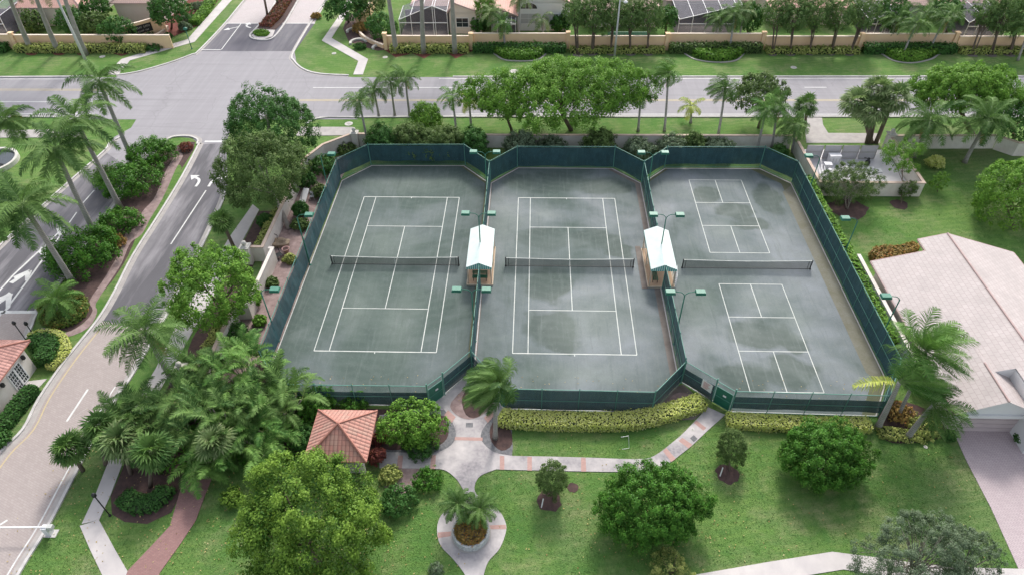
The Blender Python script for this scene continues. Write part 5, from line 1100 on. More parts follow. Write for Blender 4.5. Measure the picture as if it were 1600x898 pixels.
# ------------------------------------------------------------------ street furniture and small things
t = thing('street_light', 'slender pale street light pole in front of the far trees', 'street light', (*G(960, 90).xy, 0)); p = G(960, 90); b = MB(); b.tube([p, p+Vector((0, 0, 4.3)), p+Vector((.05, 0, 8.9))], [.17, .14, .09], 8); b.build('pole', M_pole, t, True); b = MB(); b.tube([p+Vector((.05, 0, 8.5)), p+Vector((.8, -.3, 8.6))], .04, 6); b.build('arm', M_pole, t); b = MB(); b.lathe((p.x+.85, p.y-.3, 8.3), [(.05, 0), (.3, .1), (.32, .25), (.1, .4)], 10); b.build('lamp_head', M_frame, t, True)
p = G(137, 101); t = thing('street_light', 'pale concrete street light pole at the top left standing apart from the palms', 'street light', (p.x, p.y, 0)); b = MB(); b.tube([p, p+Vector((-.1, 0, 6)), p+Vector((-.2, 0, 12))], [.22, .19, .13], 8); b.build('pole', M_pole, t, True); b = MB(); b.tube([p+Vector((-.2, 0, 11.8)), p+Vector((.9, -.8, 12.2))], .05, 6); b.build('arm', M_pole, t); b = MB(); b.lathe((p.x+1, p.y-.9, 12.0), [(.1, 0), (.3, .1), (.1, .3)], 10); b.build('lamp_head', M_frame, t)
def postlamp(label, px, py, h, m=M_dark, r=.045, head=.16):
    p = G(px, py); t = thing('post_lamp', label, 'lamp', (p.x, p.y, 0), 'short post lamps'); b = MB(); b.tube([p, p+Vector((0, 0, h))], r, 7); b.lathe((p.x, p.y, 0), [(r*2.2, 0), (r*2, .12), (r, .2)], 8); b.build('pole', m, t, True); b = MB(); b.lathe((p.x, p.y, h-.02), [(head*.5, 0), (head, .08), (head*.9, .3), (head*.2, .45)], 8); b.build('lamp_head', m, t, True)
postlamp('black post lamp between the concrete walk and the dark mulch bed', 172, 805, 2.6)
postlamp('dark green post lamp at the bend of the top left sidewalk', 300, 77, 3.1, M_green, .06, .35)
postlamp('black post lamp just behind the guard house roof corner', 42, 533, 2.2); postlamp('black post lamp a little right of the other one behind the guard house', 50, 519, 1.0)
postlamp('dark post lamp beside the white tarp on the gravel strip', 492, 287, 3.0)
p = G(79, 833); t = thing('barrier_gate', 'white barrier arm with its box at the road edge bottom left', 'barrier', (p.x, p.y, 0)); b = MB(); b.box(p.x-.2, p.y-.2, 0, p.x+.2, p.y+.2, .95); b.build('cabinet', M_equip, t); b = MB(); e = G(-30, 824, .95); b.bar((p.x+.3, p.y-.02, .98), (e.x, e.y, 1.0), .09, .09); b.build('arm', M_frame, t); b = MB(); b.box(p.x+.22, p.y-.15, .75, p.x+.6, p.y+.15, 1.1); b.build('counterweight', M_pole, t)
sheet('concrete_pad', [(p.x-.35, p.y-.3), (p.x+.5, p.y-.3), (p.x+.5, p.y+.3), (p.x-.35, p.y+.3)], .05, M_curb, 0)
for px, py, lb, w, d in ((602, 90, 'round pale utility cover on the lawn near the first royal palm right of the boulevard', .8, .55), (522, 84, 'small white cover on the lawn inside the bent sidewalk', .7, .45), (160, 89, 'pale utility cover on the lawn left of the top left sidewalk', .9, .5), (545, 194, 'white rectangular cover on the grass beside the white corner pillar', 1.1, .6), (803, 112, 'dark rimmed grate at the road edge behind the wide poinciana', 1.3, .7), (1240, 106, 'pale cover on the far lawn right of the middle trees', .9, .6), (1446, 698, 'white round cover on the lawn near the leaning palms', .3, .3), (1424, 690, 'tiny white cap at the edge of the palm bed', .22, .22), (1082, 671, 'small white stone at the gate path corner', .3, .25)):
    p = G(px, py); t = thing('utility_cover', lb, 'cover', (p.x, p.y, 0), 'covers in the ground'); b = MB(); b.lathe((p.x, p.y, 0), [(w*.5, 0), (w*.5, .05), (w*.3, .06)], 12); o = b.build('rim', M_stone, t); b = MB(); b.lathe((p.x, p.y, .062), [(w*.28, 0), (.02, .004)], 10); b.build('lid', M_gutter, t)
for px, py, tx, lb in ((846, 792, 852, 'white stake in the mulch beside the small dark tree on the left'), (1125, 743, 1132, 'white stake in the mulch beside the small dark tree near the diagonal path')):
    p = G(px, py); t = thing('tree_stake', lb, 'stake', (p.x, p.y, 0), 'white tree stakes'); b = MB(); b.tube([p, p+Vector((.12, .25, .75))], .045, 6); b.build('pole', M_frame, t); b = MB(); b.tube([p+Vector((.12, .25, .72)), p+Vector((.5, .9, 1.0))], .012, 4); b.build('strap', M_dark, t)
p = G(983, 700); t = thing('hose_guide', 'thin bent white pipe standing on the lawn below the yellow hedge', 'pipe', (p.x, p.y, 0)); b = MB(); b.tube([p+Vector((-.55, -.1, .03)), p+Vector((0, 0, .04)), p+Vector((-.12, .4, 1.1)), p+Vector((-.7, .3, 1.05))], .02, 5); b.build('tube', M_frame, t)
# clutter on the gravel strip beside the west fence
p = G(478, 312); t = thing('tarp', 'white folded tarp sheet on the gravel strip beside the west fence', 'tarp', (p.x, p.y, 0)); b = MB(); b.quad([(p.x-.3, p.y-1.1, .05), (p.x+.25, p.y-.8, .3), (p.x+.35, p.y+.9, .9), (p.x-.4, p.y+1.2, .8)]); b.quad([(p.x-.3, p.y-1.1, .05), (p.x-.4, p.y+1.2, .8), (p.x-.8, p.y+.9, .1), (p.x-.6, p.y-.9, .04)]); b.build('sheet', M_equip, t)
p = G(489, 311); t = thing('plastic_chair', 'white plastic chair beside the folded white tarp', 'chair', (p.x, p.y, 0)); b = MB(); b.box(p.x-.25, p.y-.25, .4, p.x+.25, p.y+.25, .45); b.build('seat', M_equip, t); b = MB(); b.box(p.x-.25, p.y+.22, .45, p.x+.25, p.y+.27, .9); b.build('backrest', M_equip, t)
for sx in (-.22, .22):
    for sy in (-.22, .22): b = MB(); b.bar((p.x+sx, p.y+sy, 0), (p.x+sx, p.y+sy, .4), .04); b.build('leg', M_equip, t)
p = G(441, 383); t = thing('boulder', 'tan boulder on the gravel strip below the pale forked ficus trunk', 'rock', (p.x, p.y, 0)); import bmesh
bm = bmesh.new(); bmesh.ops.create_icosphere(bm, subdivisions=3, radius=1); rg = np.random.default_rng(9)
for v in bm.verts: k = 1+.25*math.sin(v.co.x*3+1)*math.cos(v.co.y*4)+.12*math.sin(v.co.z*7); v.co = Vector((v.co.x*.9*k, v.co.y*.65*k, v.co.z*.5*k+.3))
me = bpy.data.meshes.new('surface'); bm.to_mesh(me); bm.free(); me.materials.append(M_tanrock); o = bpy.data.objects.new('surface', me); COL.objects.link(o); o.parent = t
def frame_chair(px, py, rot, label, lean=0):
    p = G(px, py); t = thing('metal_chair', label, 'chair', (p.x, p.y, 0), 'black metal chair frames'); c, s = math.cos(rot), math.sin(rot); P = lambda x, y, z: (p.x+x*c-y*s, p.y+x*s+y*c, z)
    b = MB(); b.tube([P(-.3, -.3, 0), P(-.3, -.3, .42), P(-.3, .35, .45), P(-.3, .5, 1.0)], .035, 5); b.tube([P(.3, -.3, 0), P(.3, -.3, .42), P(.3, .35, .45), P(.3, .5, 1.0)], .035, 5); b.tube([P(-.3, .5, 1.), P(.3, .5, 1.)], .035, 5); b.tube([P(-.3, .6, 0), P(-.3, -.1, .42)], .035, 5); b.tube([P(.3, .6, 0), P(.3, -.1, .42)], .035, 5); b.build('frame', M_dark, t)
    b = MB(); b.quad([P(-.3, -.3, .43), P(.3, -.3, .43), P(.3, .35, .46), P(-.3, .35, .46)]); b.build('seat', M_dark, t)
frame_chair(437, 403, .8, 'toppled black metal chair frame against the white wall'); frame_chair(428, 382, -.5, 'black metal chair frame just left of the tan boulder')
p = G(448, 395); t = thing('planter_pot', 'pink clay pot beside the black metal chair frames', 'pot', (p.x, p.y, 0)); b = MB(); b.lathe((p.x, p.y, 0), [(.2, 0), (.38, .55), (.42, .6), (.34, .6), (.3, .5)], 14); b.build('body', mat('pink clay', (.55, .33, .3), .8), t, True); b = MB(); b.lathe((p.x, p.y, .52), [(.32, 0), (.01, .01)], 12); b.build('soil', M_mulch, t)
p = G(388, 528); t = thing('pipe_valve', 'white pipe with valve on the gravel among the palms near the west fence', 'valve', (p.x, p.y, 0)); b = MB(); b.tube([p+Vector((-.9, .05, .25)), p+Vector((0, 0, .28)), p+Vector((0, 0, 0))], .05, 6); b.build('pipe', M_equip, t); b = MB(); b.lathe((p.x, p.y, .28), [(.15, 0), (.15, .1), (.03, .15)], 8); b.build('wheel', M_dark, t)
# planter in the circle
pc = G(736, 834, 0); 
t = thing('round_planter', 'round stone faced planter in the middle of the circular path', 'planter', (pc.x, pc.y, 0)); b = MB(); b.lathe((pc.x, pc.y, 0), [(1.3, 0), (1.3, .62), (1.22, .64), (1.14, .62), (1.14, .5)], 32); b.build('wall', brickmat('stacked pale stone', (.56, .58, .58), (.34, .36, .37), (.12, .12, .13), .16, .09, 0, 'Generated', .02, .4, .4) if False else mat('mottled pale stone', (.62, .64, .63), .9, .35, 6., 14., c2=(.22, .24, .25), bmp=.5), t)
b = MB(); b.lathe((pc.x, pc.y, 0), [(1.15, .5), (.9, .56), (.02, .62)], 24); b.build('soil', M_dirt, t)
c = MB(); c.lathe((pc.x, pc.y, 0), [(1.42, 0), (1.42, .06), (1.31, .06)], 32); c.build('footing', M_gutter, t)
# terracotta rocks in beds by the boulevard
for px, py, lb, w in ((578, 66, 'dark green shrub ringed by pale edging', 0),): pass
for px, py, rx, ry, lb in ((560, 68, 12, 5, 'curved white concrete edging ring left of the curved cream planter wall'), (234, 71, 16, 7, 'curved white concrete edging round the dark shrub in front of the entry sign'), (592, 76, 9, 4, 'white curved edging beside the end of the curved cream planter wall'), (552, 50, 9, 3, 'short white edging piece below the peach stepped pillars')):
    p = G(px, py); R = pxr(p, rx); t = thing('bed_ring', lb, 'edging', (p.x, p.y, 0), 'white edging rings in the entry beds'); b = MB(); b.strip([(p.x+R*math.cos(a), p.y+R*1.1*math.sin(a)) for a in np.linspace(.3, 3.6, 14)], .4, 0, .3); b.build('kerb', M_stone, t)

# fountain ring at the left edge
p = G(-12, 256); t = thing('fountain', 'round white walled fountain basin cut by the left edge', 'fountain', (p.x, p.y, 0)); R = G(26, 256).x-p.x
b = MB(); b.lathe((p.x, p.y, 0), [(R, 0), (R, .55), (R-.35, .55), (R-.35, .1)], 36); b.build('basin_wall', M_stone, t); b = MB(); b.lathe((p.x, p.y, .28), [(R-.36, 0), (.02, .004)], 30); b.build('water', M_glass, t)
b = MB(); b.lathe((p.x, p.y, 0), [(.5, 0), (.4, 1.0), (1.1, 1.2), (1.0, 1.3), (.2, 1.35), (.15, 1.9), (.5, 2.0), (.05, 2.1)], 16); b.build('pedestal', M_tanrock, t, True)

# ------------------------------------------------------------------ vegetation: broadleaf trees
tree('ficus_tree', 'tall olive green ficus crown nearest the main road', 'tree', (422, 194), 5.8, 66, L_dark, base=(408, 262), vr=.78, bark=M_trunkp, trunk=.25, cr=.17)
tree('ficus_tree', 'olive green ficus with pale forked trunk beside the gravel strip', 'tree', (412, 262), 5.2, 67, L_olive, base=(452, 358), vr=.82, bark=M_trunkp, trunk=.22, cr=.17)
tree('lime_green_tree', 'lime green tree beside the white stepped wall left of the west court', 'tree', (332, 446), 4.0, 74, L_bright, base=(345, 500), vr=.72, cr=.16)
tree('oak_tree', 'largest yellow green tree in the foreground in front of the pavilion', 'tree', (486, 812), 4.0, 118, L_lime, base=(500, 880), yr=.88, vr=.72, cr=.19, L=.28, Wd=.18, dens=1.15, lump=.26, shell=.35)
tree('orange_tree', 'big dark glossy tree growing over the walk right of the circle', 'tree', (1022, 786), 2.3, 90, L_deep, base=(1040, 812), yr=.75, vr=.58, cr=.14, shell=.7, lump=.2, L=.22, Wd=.12, dens=1.2)
tree('orange_tree', 'round glossy tree below the near fence of the pickleball courts', 'tree', (1290, 706), 2.0, 71, L_deep, base=(1290, 745), yr=.8, vr=.62, cr=.15, shell=.7, lump=.2, L=.22, Wd=.12, dens=1.2)
tree('olive_tree', 'sparse grey green tree with pale bare twigs at the bottom right', 'tree', (1432, 868), 3.0, 90, L_grey, base=(1420, 915), vr=.7, cr=.14, L=.2, Wd=.06, dens=1.0, shell=.2, bark=M_trunkp, gap=.2, lump=.4, limbs=26, forks=2, trunk=.09)
tree('olive_tree', 'smaller sparse grey green tree at the bottom right edge of the lawn', 'tree', (1510, 866), 2.6, 48, L_grey, base=(1510, 915), vr=.8, cr=.14, L=.2, Wd=.06, dens=.8, bark=M_trunkp, gap=.25, lump=.4, limbs=16, trunk=.07)
tree('young_tree', 'small dark young tree with white stake beside the horizontal walk', 'tree', (864, 748), 1.7, 25, L_olive, base=(863, 780), vr=1.35, cr=.24, L=.2, Wd=.06, dens=.9, trunk=.05, zmin=-.8)
tree('young_tree', 'small dark young tree with white stake right of the slanting path', 'tree', (1144, 700), 1.6, 25, L_olive, base=(1140, 736), vr=1.2, cr=.24, L=.2, Wd=.06, dens=1., trunk=.05, zmin=-.8)
tree('poinciana_tree', 'wide flat topped poinciana between the main road and the centre court', 'tree', (876, 146), 5.2, 132, L_bright, base=(893, 204), yr=.55, vr=.30, cr=.11, L=.4, Wd=.22, lump=.3, dens=1.0, trunk=.25, limbs=14)
tree('poinciana_tree', 'low left lobe tree merging into the wide flat topped poinciana', 'tree', (790, 158), 4.6, 42, L_bright, base=(800, 205), vr=.45, cr=.18, L=.4, Wd=.22, lump=.3, limbs=8)
tree('poinciana_tree', 'bright spreading tree at the upper right behind the leaning coconut palms', 'tree', (1512, 142), 6, 98, L_bright, base=(1520, 212), yr=.6, vr=.4, cr=.12, L=.4, Wd=.22, lump=.3, trunk=.25, limbs=12)
tree('poinciana_tree', 'dark lower tree beneath the bright spreading tree at the right edge', 'tree', (1580, 185), 4, 42, L_dark, base=(1585, 215), vr=.8, L=.4, Wd=.24)
tree('sea_grape_tree', 'dull green tree beside the road behind the palms right of centre', 'tree', (1190, 148), 4.5, 46, L_olive, base=(1185, 200), vr=.6, cr=.18, L=.38)
tree('mango_tree', 'bright full tree at the right edge above the tile roofed house', 'tree', (1585, 303), 3.2, 58, L_bright, base=(1585, 358), vr=1.0, cr=.17, L=.34)
tree('bottlebrush_tree', 'sparse multi stemmed tree in front of the equipment yard wall', 'tree', (1328, 288), 2.4, 44, L_olive, base=(1325, 325), vr=.85, cr=.16, L=.26, Wd=.09, dens=.7, gap=.15, forks=3, trunk=.06, limbs=14, bark=M_trunkp)
tree('orange_sapling', 'thin sparse tree with forked stem at the east corner of the equipment yard', 'tree', (1412, 245), 3.3, 34, L_bright, base=(1408, 318), vr=.8, cr=.2, L=.26, Wd=.13, dens=.55, gap=.25, trunk=.06)
tree('orange_sapling', 'tiny leafy shoot low on the stem at the east corner of the yard', 'sapling', (1419, 296), 1.2, 13, L_olive, base=(1410, 316), vr=1.2, cr=.3, L=.2, Wd=.1, dens=.8, trunk=.03)
tree('lawn_sapling', 'wispy sapling alone on the lawn right of the equipment yard', 'sapling', (1466, 285), 1.2, 12, L_bright, base=(1465, 300), vr=1.3, cr=.3, L=.2, Wd=.08, dens=.5, trunk=.03)
tree('round_tree', 'dense round tree at the bend of the top left sidewalk', 'tree', (264, 18), 3.6, 31, L_dark, base=(268, 45), vr=.8, cr=.2, L=.5, Wd=.3)
tree('bushy_tree', 'dense bush left of the black entry sign', 'tree', (183, 48), 2.2, 24, L_dark, base=(183, 66), vr=1.0, cr=.24, L=.45, Wd=.3)
tree('bushy_tree', 'lighter bush between the royal palm trunks and the entry sign', 'tree', (150, 38), 2.2, 22, L_olive, base=(152, 56), vr=.9, cr=.24, L=.45, Wd=.3)
tree('bushy_tree', 'dark teal bush against the far house between the second and third royal trunks', 'tree', (113, 34), 2.4, 26, L_dark, base=(108, 52), vr=.8, cr=.24, L=.45, Wd=.3)
tree('bushy_tree', 'bush growing behind the wall between the first two royal trunks', 'tree', (50, 34), 1.8, 18, L_olive, base=(48, 50), vr=.9, cr=.26, L=.45, Wd=.3)
tree('bushy_tree', 'tall dark tree above the top left bushes against the house roof', 'tree', (150, 12), 3.4, 20, L_dark, base=(150, 45), vr=1.0, cr=.26, L=.5, Wd=.3)
tree('bushy_tree', 'dark tree over the end of the right hand boulevard sidewalk', 'tree', (540, 12), 3.2, 30, L_dark, base=(545, 35), vr=.8, cr=.22, L=.5, Wd=.3)
tree('bushy_tree', 'full green bush inside the curved cream planter wall', 'tree', (597, 42), 1.9, 26, L_dark, base=(595, 62), vr=.9, cr=.22, L=.45, Wd=.3)
tree('bushy_tree', 'green tree at the top edge right of the boulevard sidewalk', 'tree', (575, 5), 3.0, 22, L_olive, base=(578, 30), vr=.9, cr=.24, L=.5, Wd=.3)
tree('bushy_tree', 'dark shrub between the twin window gable and the thin palms', 'tree', (748, 37), 1.5, 17, L_dark, base=(748, 50), vr=.9, cr=.26, L=.45, Wd=.3)
tree('cypress', 'tall slim green tree between the twin window gable and the thin palms', 'tree', (756, 12), 4.2, 15, L_bright, base=(757, 48), vr=1.9, cr=.3, L=.45, Wd=.2)
tree('bushy_tree', 'dark round shrub under the white house right hand window', 'tree', (875, 38), 1.5, 14, L_dark, base=(875, 50), vr=1.0, cr=.28, L=.45, Wd=.3)
tree('bushy_tree', 'dark foliage behind the street light at the left of the big pool cage', 'tree', (1040, 30), 2.6, 18, L_dark, base=(1040, 52), vr=1.1, cr=.28, L=.45, Wd=.3)
tree('bushy_tree', 'dark tree filling the gap behind the second planting bed', 'tree', (1170, 30), 3.0, 24, L_dark, base=(1170, 54), vr=1.0, cr=.25, L=.5, Wd=.3)
tree('bushy_tree', 'dark foliage behind the coconut palms at the top right', 'tree', (1395, 22), 3.4, 26, L_dark, base=(1395, 52), vr=1.0, cr=.25, L=.5, Wd=.3)
tree('bushy_tree', 'dark green tree behind the pool cage at the top right corner', 'tree', (1478, 18), 3.4, 22, L_dark, base=(1480, 54), vr=1.0, cr=.25, L=.5, Wd=.3)
# row of slim multi stemmed trees along the far wall
row = [(903, 86, 900, 0), (925, 84, 930, 0), (955, 84, 958, 0), (985, 84, 986, 0), (1012, 84, 1014, 0), (1207, 85, 1215, 1), (1235, 85, 1243, 1), (1264, 84, 1275, 1), (1298, 84, 1312, 1), (1326, 85, 1350, 1), (1518, 86, 1545, 2), (1548, 86, 1570, 2), (1577, 86, 1600, 2)]
names = {0: ['leftmost of the five upright trees by the street light', 'second of the five upright trees by the street light', 'thin middle tree of the five beside the street light pole', 'fourth of the five upright trees by the street light', 'rightmost and darkest of the five upright trees by the street light'],
         1: ['first of five wind bent trees right of the second planting bed', 'second of five wind bent trees right of the second planting bed', 'middle of five wind bent trees with pale thin stems', 'fourth of five wind bent trees right of the second planting bed', 'last and most leaning of the five wind bent trees'],
         2: ['first of the three trees right of the last pilaster at the top right', 'middle of the three trees right of the last pilaster', 'last of the three trees at the top right corner']}
cnt = {0: 0, 1: 0, 2: 0}
for bx, by, cx, g in row:
    k = cnt[g]; cnt[g] += 1
    tree('ligustrum_tree', names[g][k], 'tree', (cx, 19+3*(k % 2)), 5.7, 21+3*((k*7) % 3), L_wind, 'slim multi stemmed trees along the far wall', base=(bx, by), vr=1.15, cr=.24, L=.4, Wd=.18, dens=.9, forks=4, trunk=.09, limbs=5, zmin=-.95)

# shrubs of the median
shrub('bush', 'upright bush between the palm group and the white corner pillar', 'bush', (672, 238), 24, L_olive, h=3.4, L=.28, Wd=.15)
for (px, py, r, h, lb) in ((240, 246, 33, 2.6, 'big dark shrub at the nose of the median'), (203, 290, 44, 2.6, 'wide dark shrub in the median beside a royal palm trunk'), (168, 280, 18, 1.8, 'small dark shrub at the exit road edge in the median'), (190, 350, 30, 1.8, 'middle sized shrub in the narrow part of the median'), (133, 402, 58, 2.8, 'largest dark shrub of the median right of the nearest royal trunk')):
    shrub('median_shrub', lb, 'shrub', (px, py), r, L_deep if r > 20 else L_olive, 'dark shrubs in the median', h=h, L=.28, Wd=.18)
shrub('dune_shrub', 'small reddish shrub at the tip of the median nose', 'shrub', (291, 228), 11, L_red, h=.8); 
shrub('croton_shrub', 'orange tinged shrub behind the largest median shrub', 'shrub', (178, 378), 16, L_croton, h=1.0)
bed('flower_bed', 'low croton bed under the short palm in the median', sm([(62, 478), (90, 470), (125, 462), (138, 478), (128, 500), (95, 513), (68, 508)], 3), .7, L_median, L=.22)
palm('pygmy_palm', 'short leafy palm standing in the croton bed of the median', (92, 492), (88, 466), 1.9, None, 24, 2.7, .6, 30, (-.3, 0, 0), L_palmb, (.12, .1), lw=.06)
# plaza shrubs
tree('plaza_tree', 'bright leafy tree between the pavilion and the plaza', 'tree', (641, 664), 1.5, 54, L_bright, base=(640, 690), yr=.75, vr=.65, cr=.2, L=.3, Wd=.2)
shrub('fern_clump', 'fine dark grass like shrub under the bright leafy plaza tree', 'shrub', (655, 695), 26, L_dark, h=.8, L=.3, Wd=.05)
shrub('red_shrub', 'dark red shrub at the right corner of the pavilion', 'shrub', (588, 712), 13, L_red, h=1.2); shrub('red_shrub', 'second dark red shrub between pavilion and bright plaza tree', 'shrub', (590, 685), 12, L_red, h=.9)
shrub('gold_shrub', 'small yellow green shrub beside the gravel patch right of the pavilion', 'shrub', (610, 741), 17, L_yelg, h=.8)
shrub('dark_shrub', 'dark shrub at the edge of the largest foreground tree', 'shrub', (620, 785), 28, L_dark, h=1.3); shrub('dark_shrub', 'low shrub beside the gravel patch near the circle', 'shrub', (668, 748), 22, L_deep, h=.9)
shrub('lime_shrub', 'bright yellow green small shrub between brick path and foreground tree', 'shrub', (362, 776), 17, L_lime, h=1.0, L=.16)
shrub('dark_shrub', 'dark shrubs behind the pavilion beside the near court fence', 'shrub', (552, 632), 24, L_deep, h=1.0); shrub('dark_shrub', 'dark shrub left of the pavilion roof', 'shrub', (480, 690), 26, L_dark, h=1.6); shrub('dark_shrub', 'leafy shrub below the west court near fence left of the pavilion', 'shrub', (495, 630), 32, L_deep, h=1.6)
shrub('lime_shrub', 'pale leafy shrub at the bottom edge under the big dark glossy tree', 'shrub', (1050, 893), 34, L_yelg, h=1.2, L=.26, Wd=.08, dens=.6)
shrub('round_shrub', 'round yellow ball shrub on the lawn near the leaning coconut palms', 'shrub', (1461, 255), 14, L_yel, h=1.4, L=.2)
shrub('ball_shrub', 'small clipped round shrub at the left of the garage driveway', 'shrub', (1485, 678), 9.5, L_dark, h=.75, L=.12, Wd=.08); shrub('ball_shrub', 'clipped round shrub cut by the right edge at the garage', 'shrub', (1598, 683), 11, L_dark, h=.85, L=.12, Wd=.08)
shrub('grass_tuft', 'wispy tuft on the lawn left of the circular path', 'shrub', (680, 885), 12, L_grey, h=.5, L=.3, Wd=.04, dens=.5)
for px, py, lb in ((1405, 642, 'red leaved plants between the two leaning palms beside the east fence'),): shrub('croton_shrub', lb, 'shrub', (px, py), 22, L_croton, h=.8)
shrub('croton_shrub', 'green and orange plants right of the leaning palms at the driveway corner', 'shrub', (1445, 665), 26, L_yelg, h=.6); bed('low_planting', 'low yellow green planting along the edge of the leaning palm bed', sm([(1368, 668), (1400, 672), (1440, 678), (1462, 682), (1435, 690), (1400, 689), (1375, 684)], 3), .35, L_yelg)
bed('croton_bed', 'orange and green croton bed enclosed by the low white corner wall', sm([(1357, 402), (1368, 394), (1400, 392), (1425, 388), (1430, 398), (1400, 408), (1368, 416)], 3), .8, L_croton, L=.24)
for px, py, r, h, m, lb in ((182, 72, 8, 1., L_croton, 'rust coloured plants at the left end of the curved pink planter wall'), (262, 55, 6, .7, L_dark, 'dark ball shrub at the right end of the curved pink planter wall'), (188, 74, 6, .8, L_dark, 'small dark shrub in front of the curved pink planter wall'), (563, 46, 12, 1.4, L_croton, 'dark leafy plants at the peach stepped pillars'), (494, 24, 8, .8, L_croton, 'small brownish shrub at the right boulevard kerb'), (562, 71, 9, .7, L_dark, 'dark shrub ringed by white curved edging right of the boulevard'), (239, 73, 12, .7, L_dark, 'dark shrub ringed by white curved edging below the entry sign'), (26, 187, 8, .9, L_croton, 'orange brown plant on the verge at the far left'), (225, 58, 18, .8, L_dark, 'dark green low shrubs in the bed below the black entry sign')):
    shrub('bed_shrub', lb, 'shrub', (px, py), r, m, h=h, L=.3, Wd=.2)
hedge('boulevard_hedge', 'yellow green hedge along the mulch beside the top left sidewalk', [(305, 40), (322, 20), (335, -5), (350, -30)], 1.6, .9, L_bright, L=.3)
for px, py, r, lb in ((310, 10, 12, 'tan leafed shrub behind the top left hedge'), (292, 30, 10, 'grey green agave like shrub behind the top left hedge'), (288, 42, 9, 'rounded grey shrub at the foot of the dense round tree')): shrub('bed_shrub', lb, 'shrub', (px, py), r, L_grey, h=1.1, L=.4)
bed('median_planting', 'dark planting along the top boulevard median', W([(437, 4), (421, 26), (406, 42), (424, 44), (440, 28), (455, 4), (480, -40), (455, -40)]), .5, L_red, L=.35, world=True, dens=.6); bed('nose_hedge', 'small clipped green oval hedge on the median nose', sm([(396, 53), (402, 50), (414, 50), (421, 53), (416, 58), (402, 58)], 3), .4, L_bright, L=.22)
# hedges
hedge('gold_hedge', 'long bright yellow hedge below the near fence of the centre court', sm([(783, 656), (800, 659), (860, 662), (930, 663), (990, 661), (1030, 652), (1065, 642), (1095, 632)], 4), 1.35, .85, L_yel, L=.15)
hedge('gold_hedge', 'yellow hedge below the pickleball fence on both sides of the round tree', sm([(1136, 660), (1200, 664), (1290, 668), (1355, 667)], 4), 1.2, .7, L_yel, L=.15)
hedge('fence_hedge', 'bright green ground hedge along the outside of the east fence', [tuple(p) for p in sm([(31.05, 66), (31.05, 60), (31.15, 54), (31.1, 47), (31.1, 41)], 3)], .95, 2.1, L_bright, L=.26, world=True)
hedge('strip_hedge', 'yellow green hedge between the sidewalk and the upper stepped wall', [(-28.0, 62), (-28.2, 57.5), (-28.3, 53.6)], 1.25, .9, L_yelg, L=.22, world=True)
hedge('strip_hedge', 'yellow green hedge strip behind the lower stepped wall near the palm grove', [(-28.3, 45.5), (-28.3, 41), (-28.3, 37.6)], 1.3, 1.0, L_yelg, L=.2, world=True)
hedge('ring_hedge', 'yellow horseshoe hedge beside the guard house', sm([(48, 531), (72, 524), (95, 528), (105, 545), (98, 560), (80, 578)], 4), .75, .6, L_yel, L=.16)
hedge('inner_hedge', 'dark green thick hedge inside the yellow horseshoe hedge', sm([(52, 545), (75, 540), (82, 555), (72, 572)], 4), 1.6, 1.1, L_dark, L=.2)
hedge('boxwood_hedge', 'dark green clipped hedge in front of the guard house wall', sm([(56, 612), (32, 640), (10, 668), (-20, 700)], 3), 1.1, .95, L_dark, L=.2); shrub('dark_shrub', 'dark shrub at the left edge below the clipped guard house hedge', 'shrub', (0, 684), 16, L_dark, h=.8)
hedge('mulch_hedge', 'low dark green hedge ringed by mulch under the fan palms', sm([(196, 778), (222, 792), (250, 782), (262, 766)], 4), 1.3, .6, L_dark, L=.16)
def wallhedge(label, x0, x1, y, h, m, w=1.3): hedge('wall_hedge', label, [(x0, y), ((x0+x1)/2, y), (x1, y)], w, h, m, L=.32, world=True, rough=.2)
wallhedge('speckled yellow green hedge under the peach wall behind the right royal trunks', pil_r[0]+1, pil_r[1]-.5, 104.0, 1.1, L_yelg)
wallhedge('darker clipped hedge behind the first bright planting bed', pil_r[1]+.5, pil_r[2]-.5, 104.1, 1.2, L_dark)
wallhedge('patchy yellow green hedge behind the upright trees by the street light', pil_r[2]+.5, pil_r[3]-.5, 104.0, .8, L_yelg); wallhedge('clipped dull green hedge behind the second bright planting bed', pil_r[3]+.5, pil_r[4]-.5, 104.1, 1.3, L_olive)
wallhedge('patchy low hedge behind the wind bent trees', pil_r[4]+.5, pil_r[5]-.5, 104.0, .8, L_yelg); wallhedge('dark clipped hedge behind the leaning coconut palm bed', pil_r[5]+.5, pil_r[6]-.5, 104.0, 1.3, L_dark); wallhedge('patchy hedge behind the trees at the top right corner', pil_r[6]+.5, pil_r[7], 104.0, .8, L_yelg)
wallhedge('yellow green hedge under the peach wall behind the left royal trunks', PX[2]+1, -62, 103.9, 1.1, L_yelg); wallhedge('darker hedge at the top left corner under the peach wall', -110, PX[2]-1, 104.0, 1.2, L_dark)
bed('planting_bed', 'first bright green half round planting bed by the far wall', sm([(762, 74), (768, 80), (785, 91), (808, 94), (838, 92), (852, 82), (857, 73), (808, 70)], 4), .9, L_bright, L=.36, group='half round planting beds')
bed('planting_bed', 'second bright planting bed with red leaves on its left edge', sm([(1070, 76), (1078, 82), (1092, 92), (1120, 96), (1148, 93), (1162, 83), (1168, 75), (1120, 71)], 4), .9, L_bright, L=.36, group='half round planting beds')
bed('planting_bed', 'third planting bed under the leaning coconut palms', sm([(1370, 76), (1380, 84), (1400, 94), (1425, 97), (1450, 92), (1466, 84), (1472, 76), (1420, 73)], 4), .9, L_bright, L=.36, group='half round planting beds')
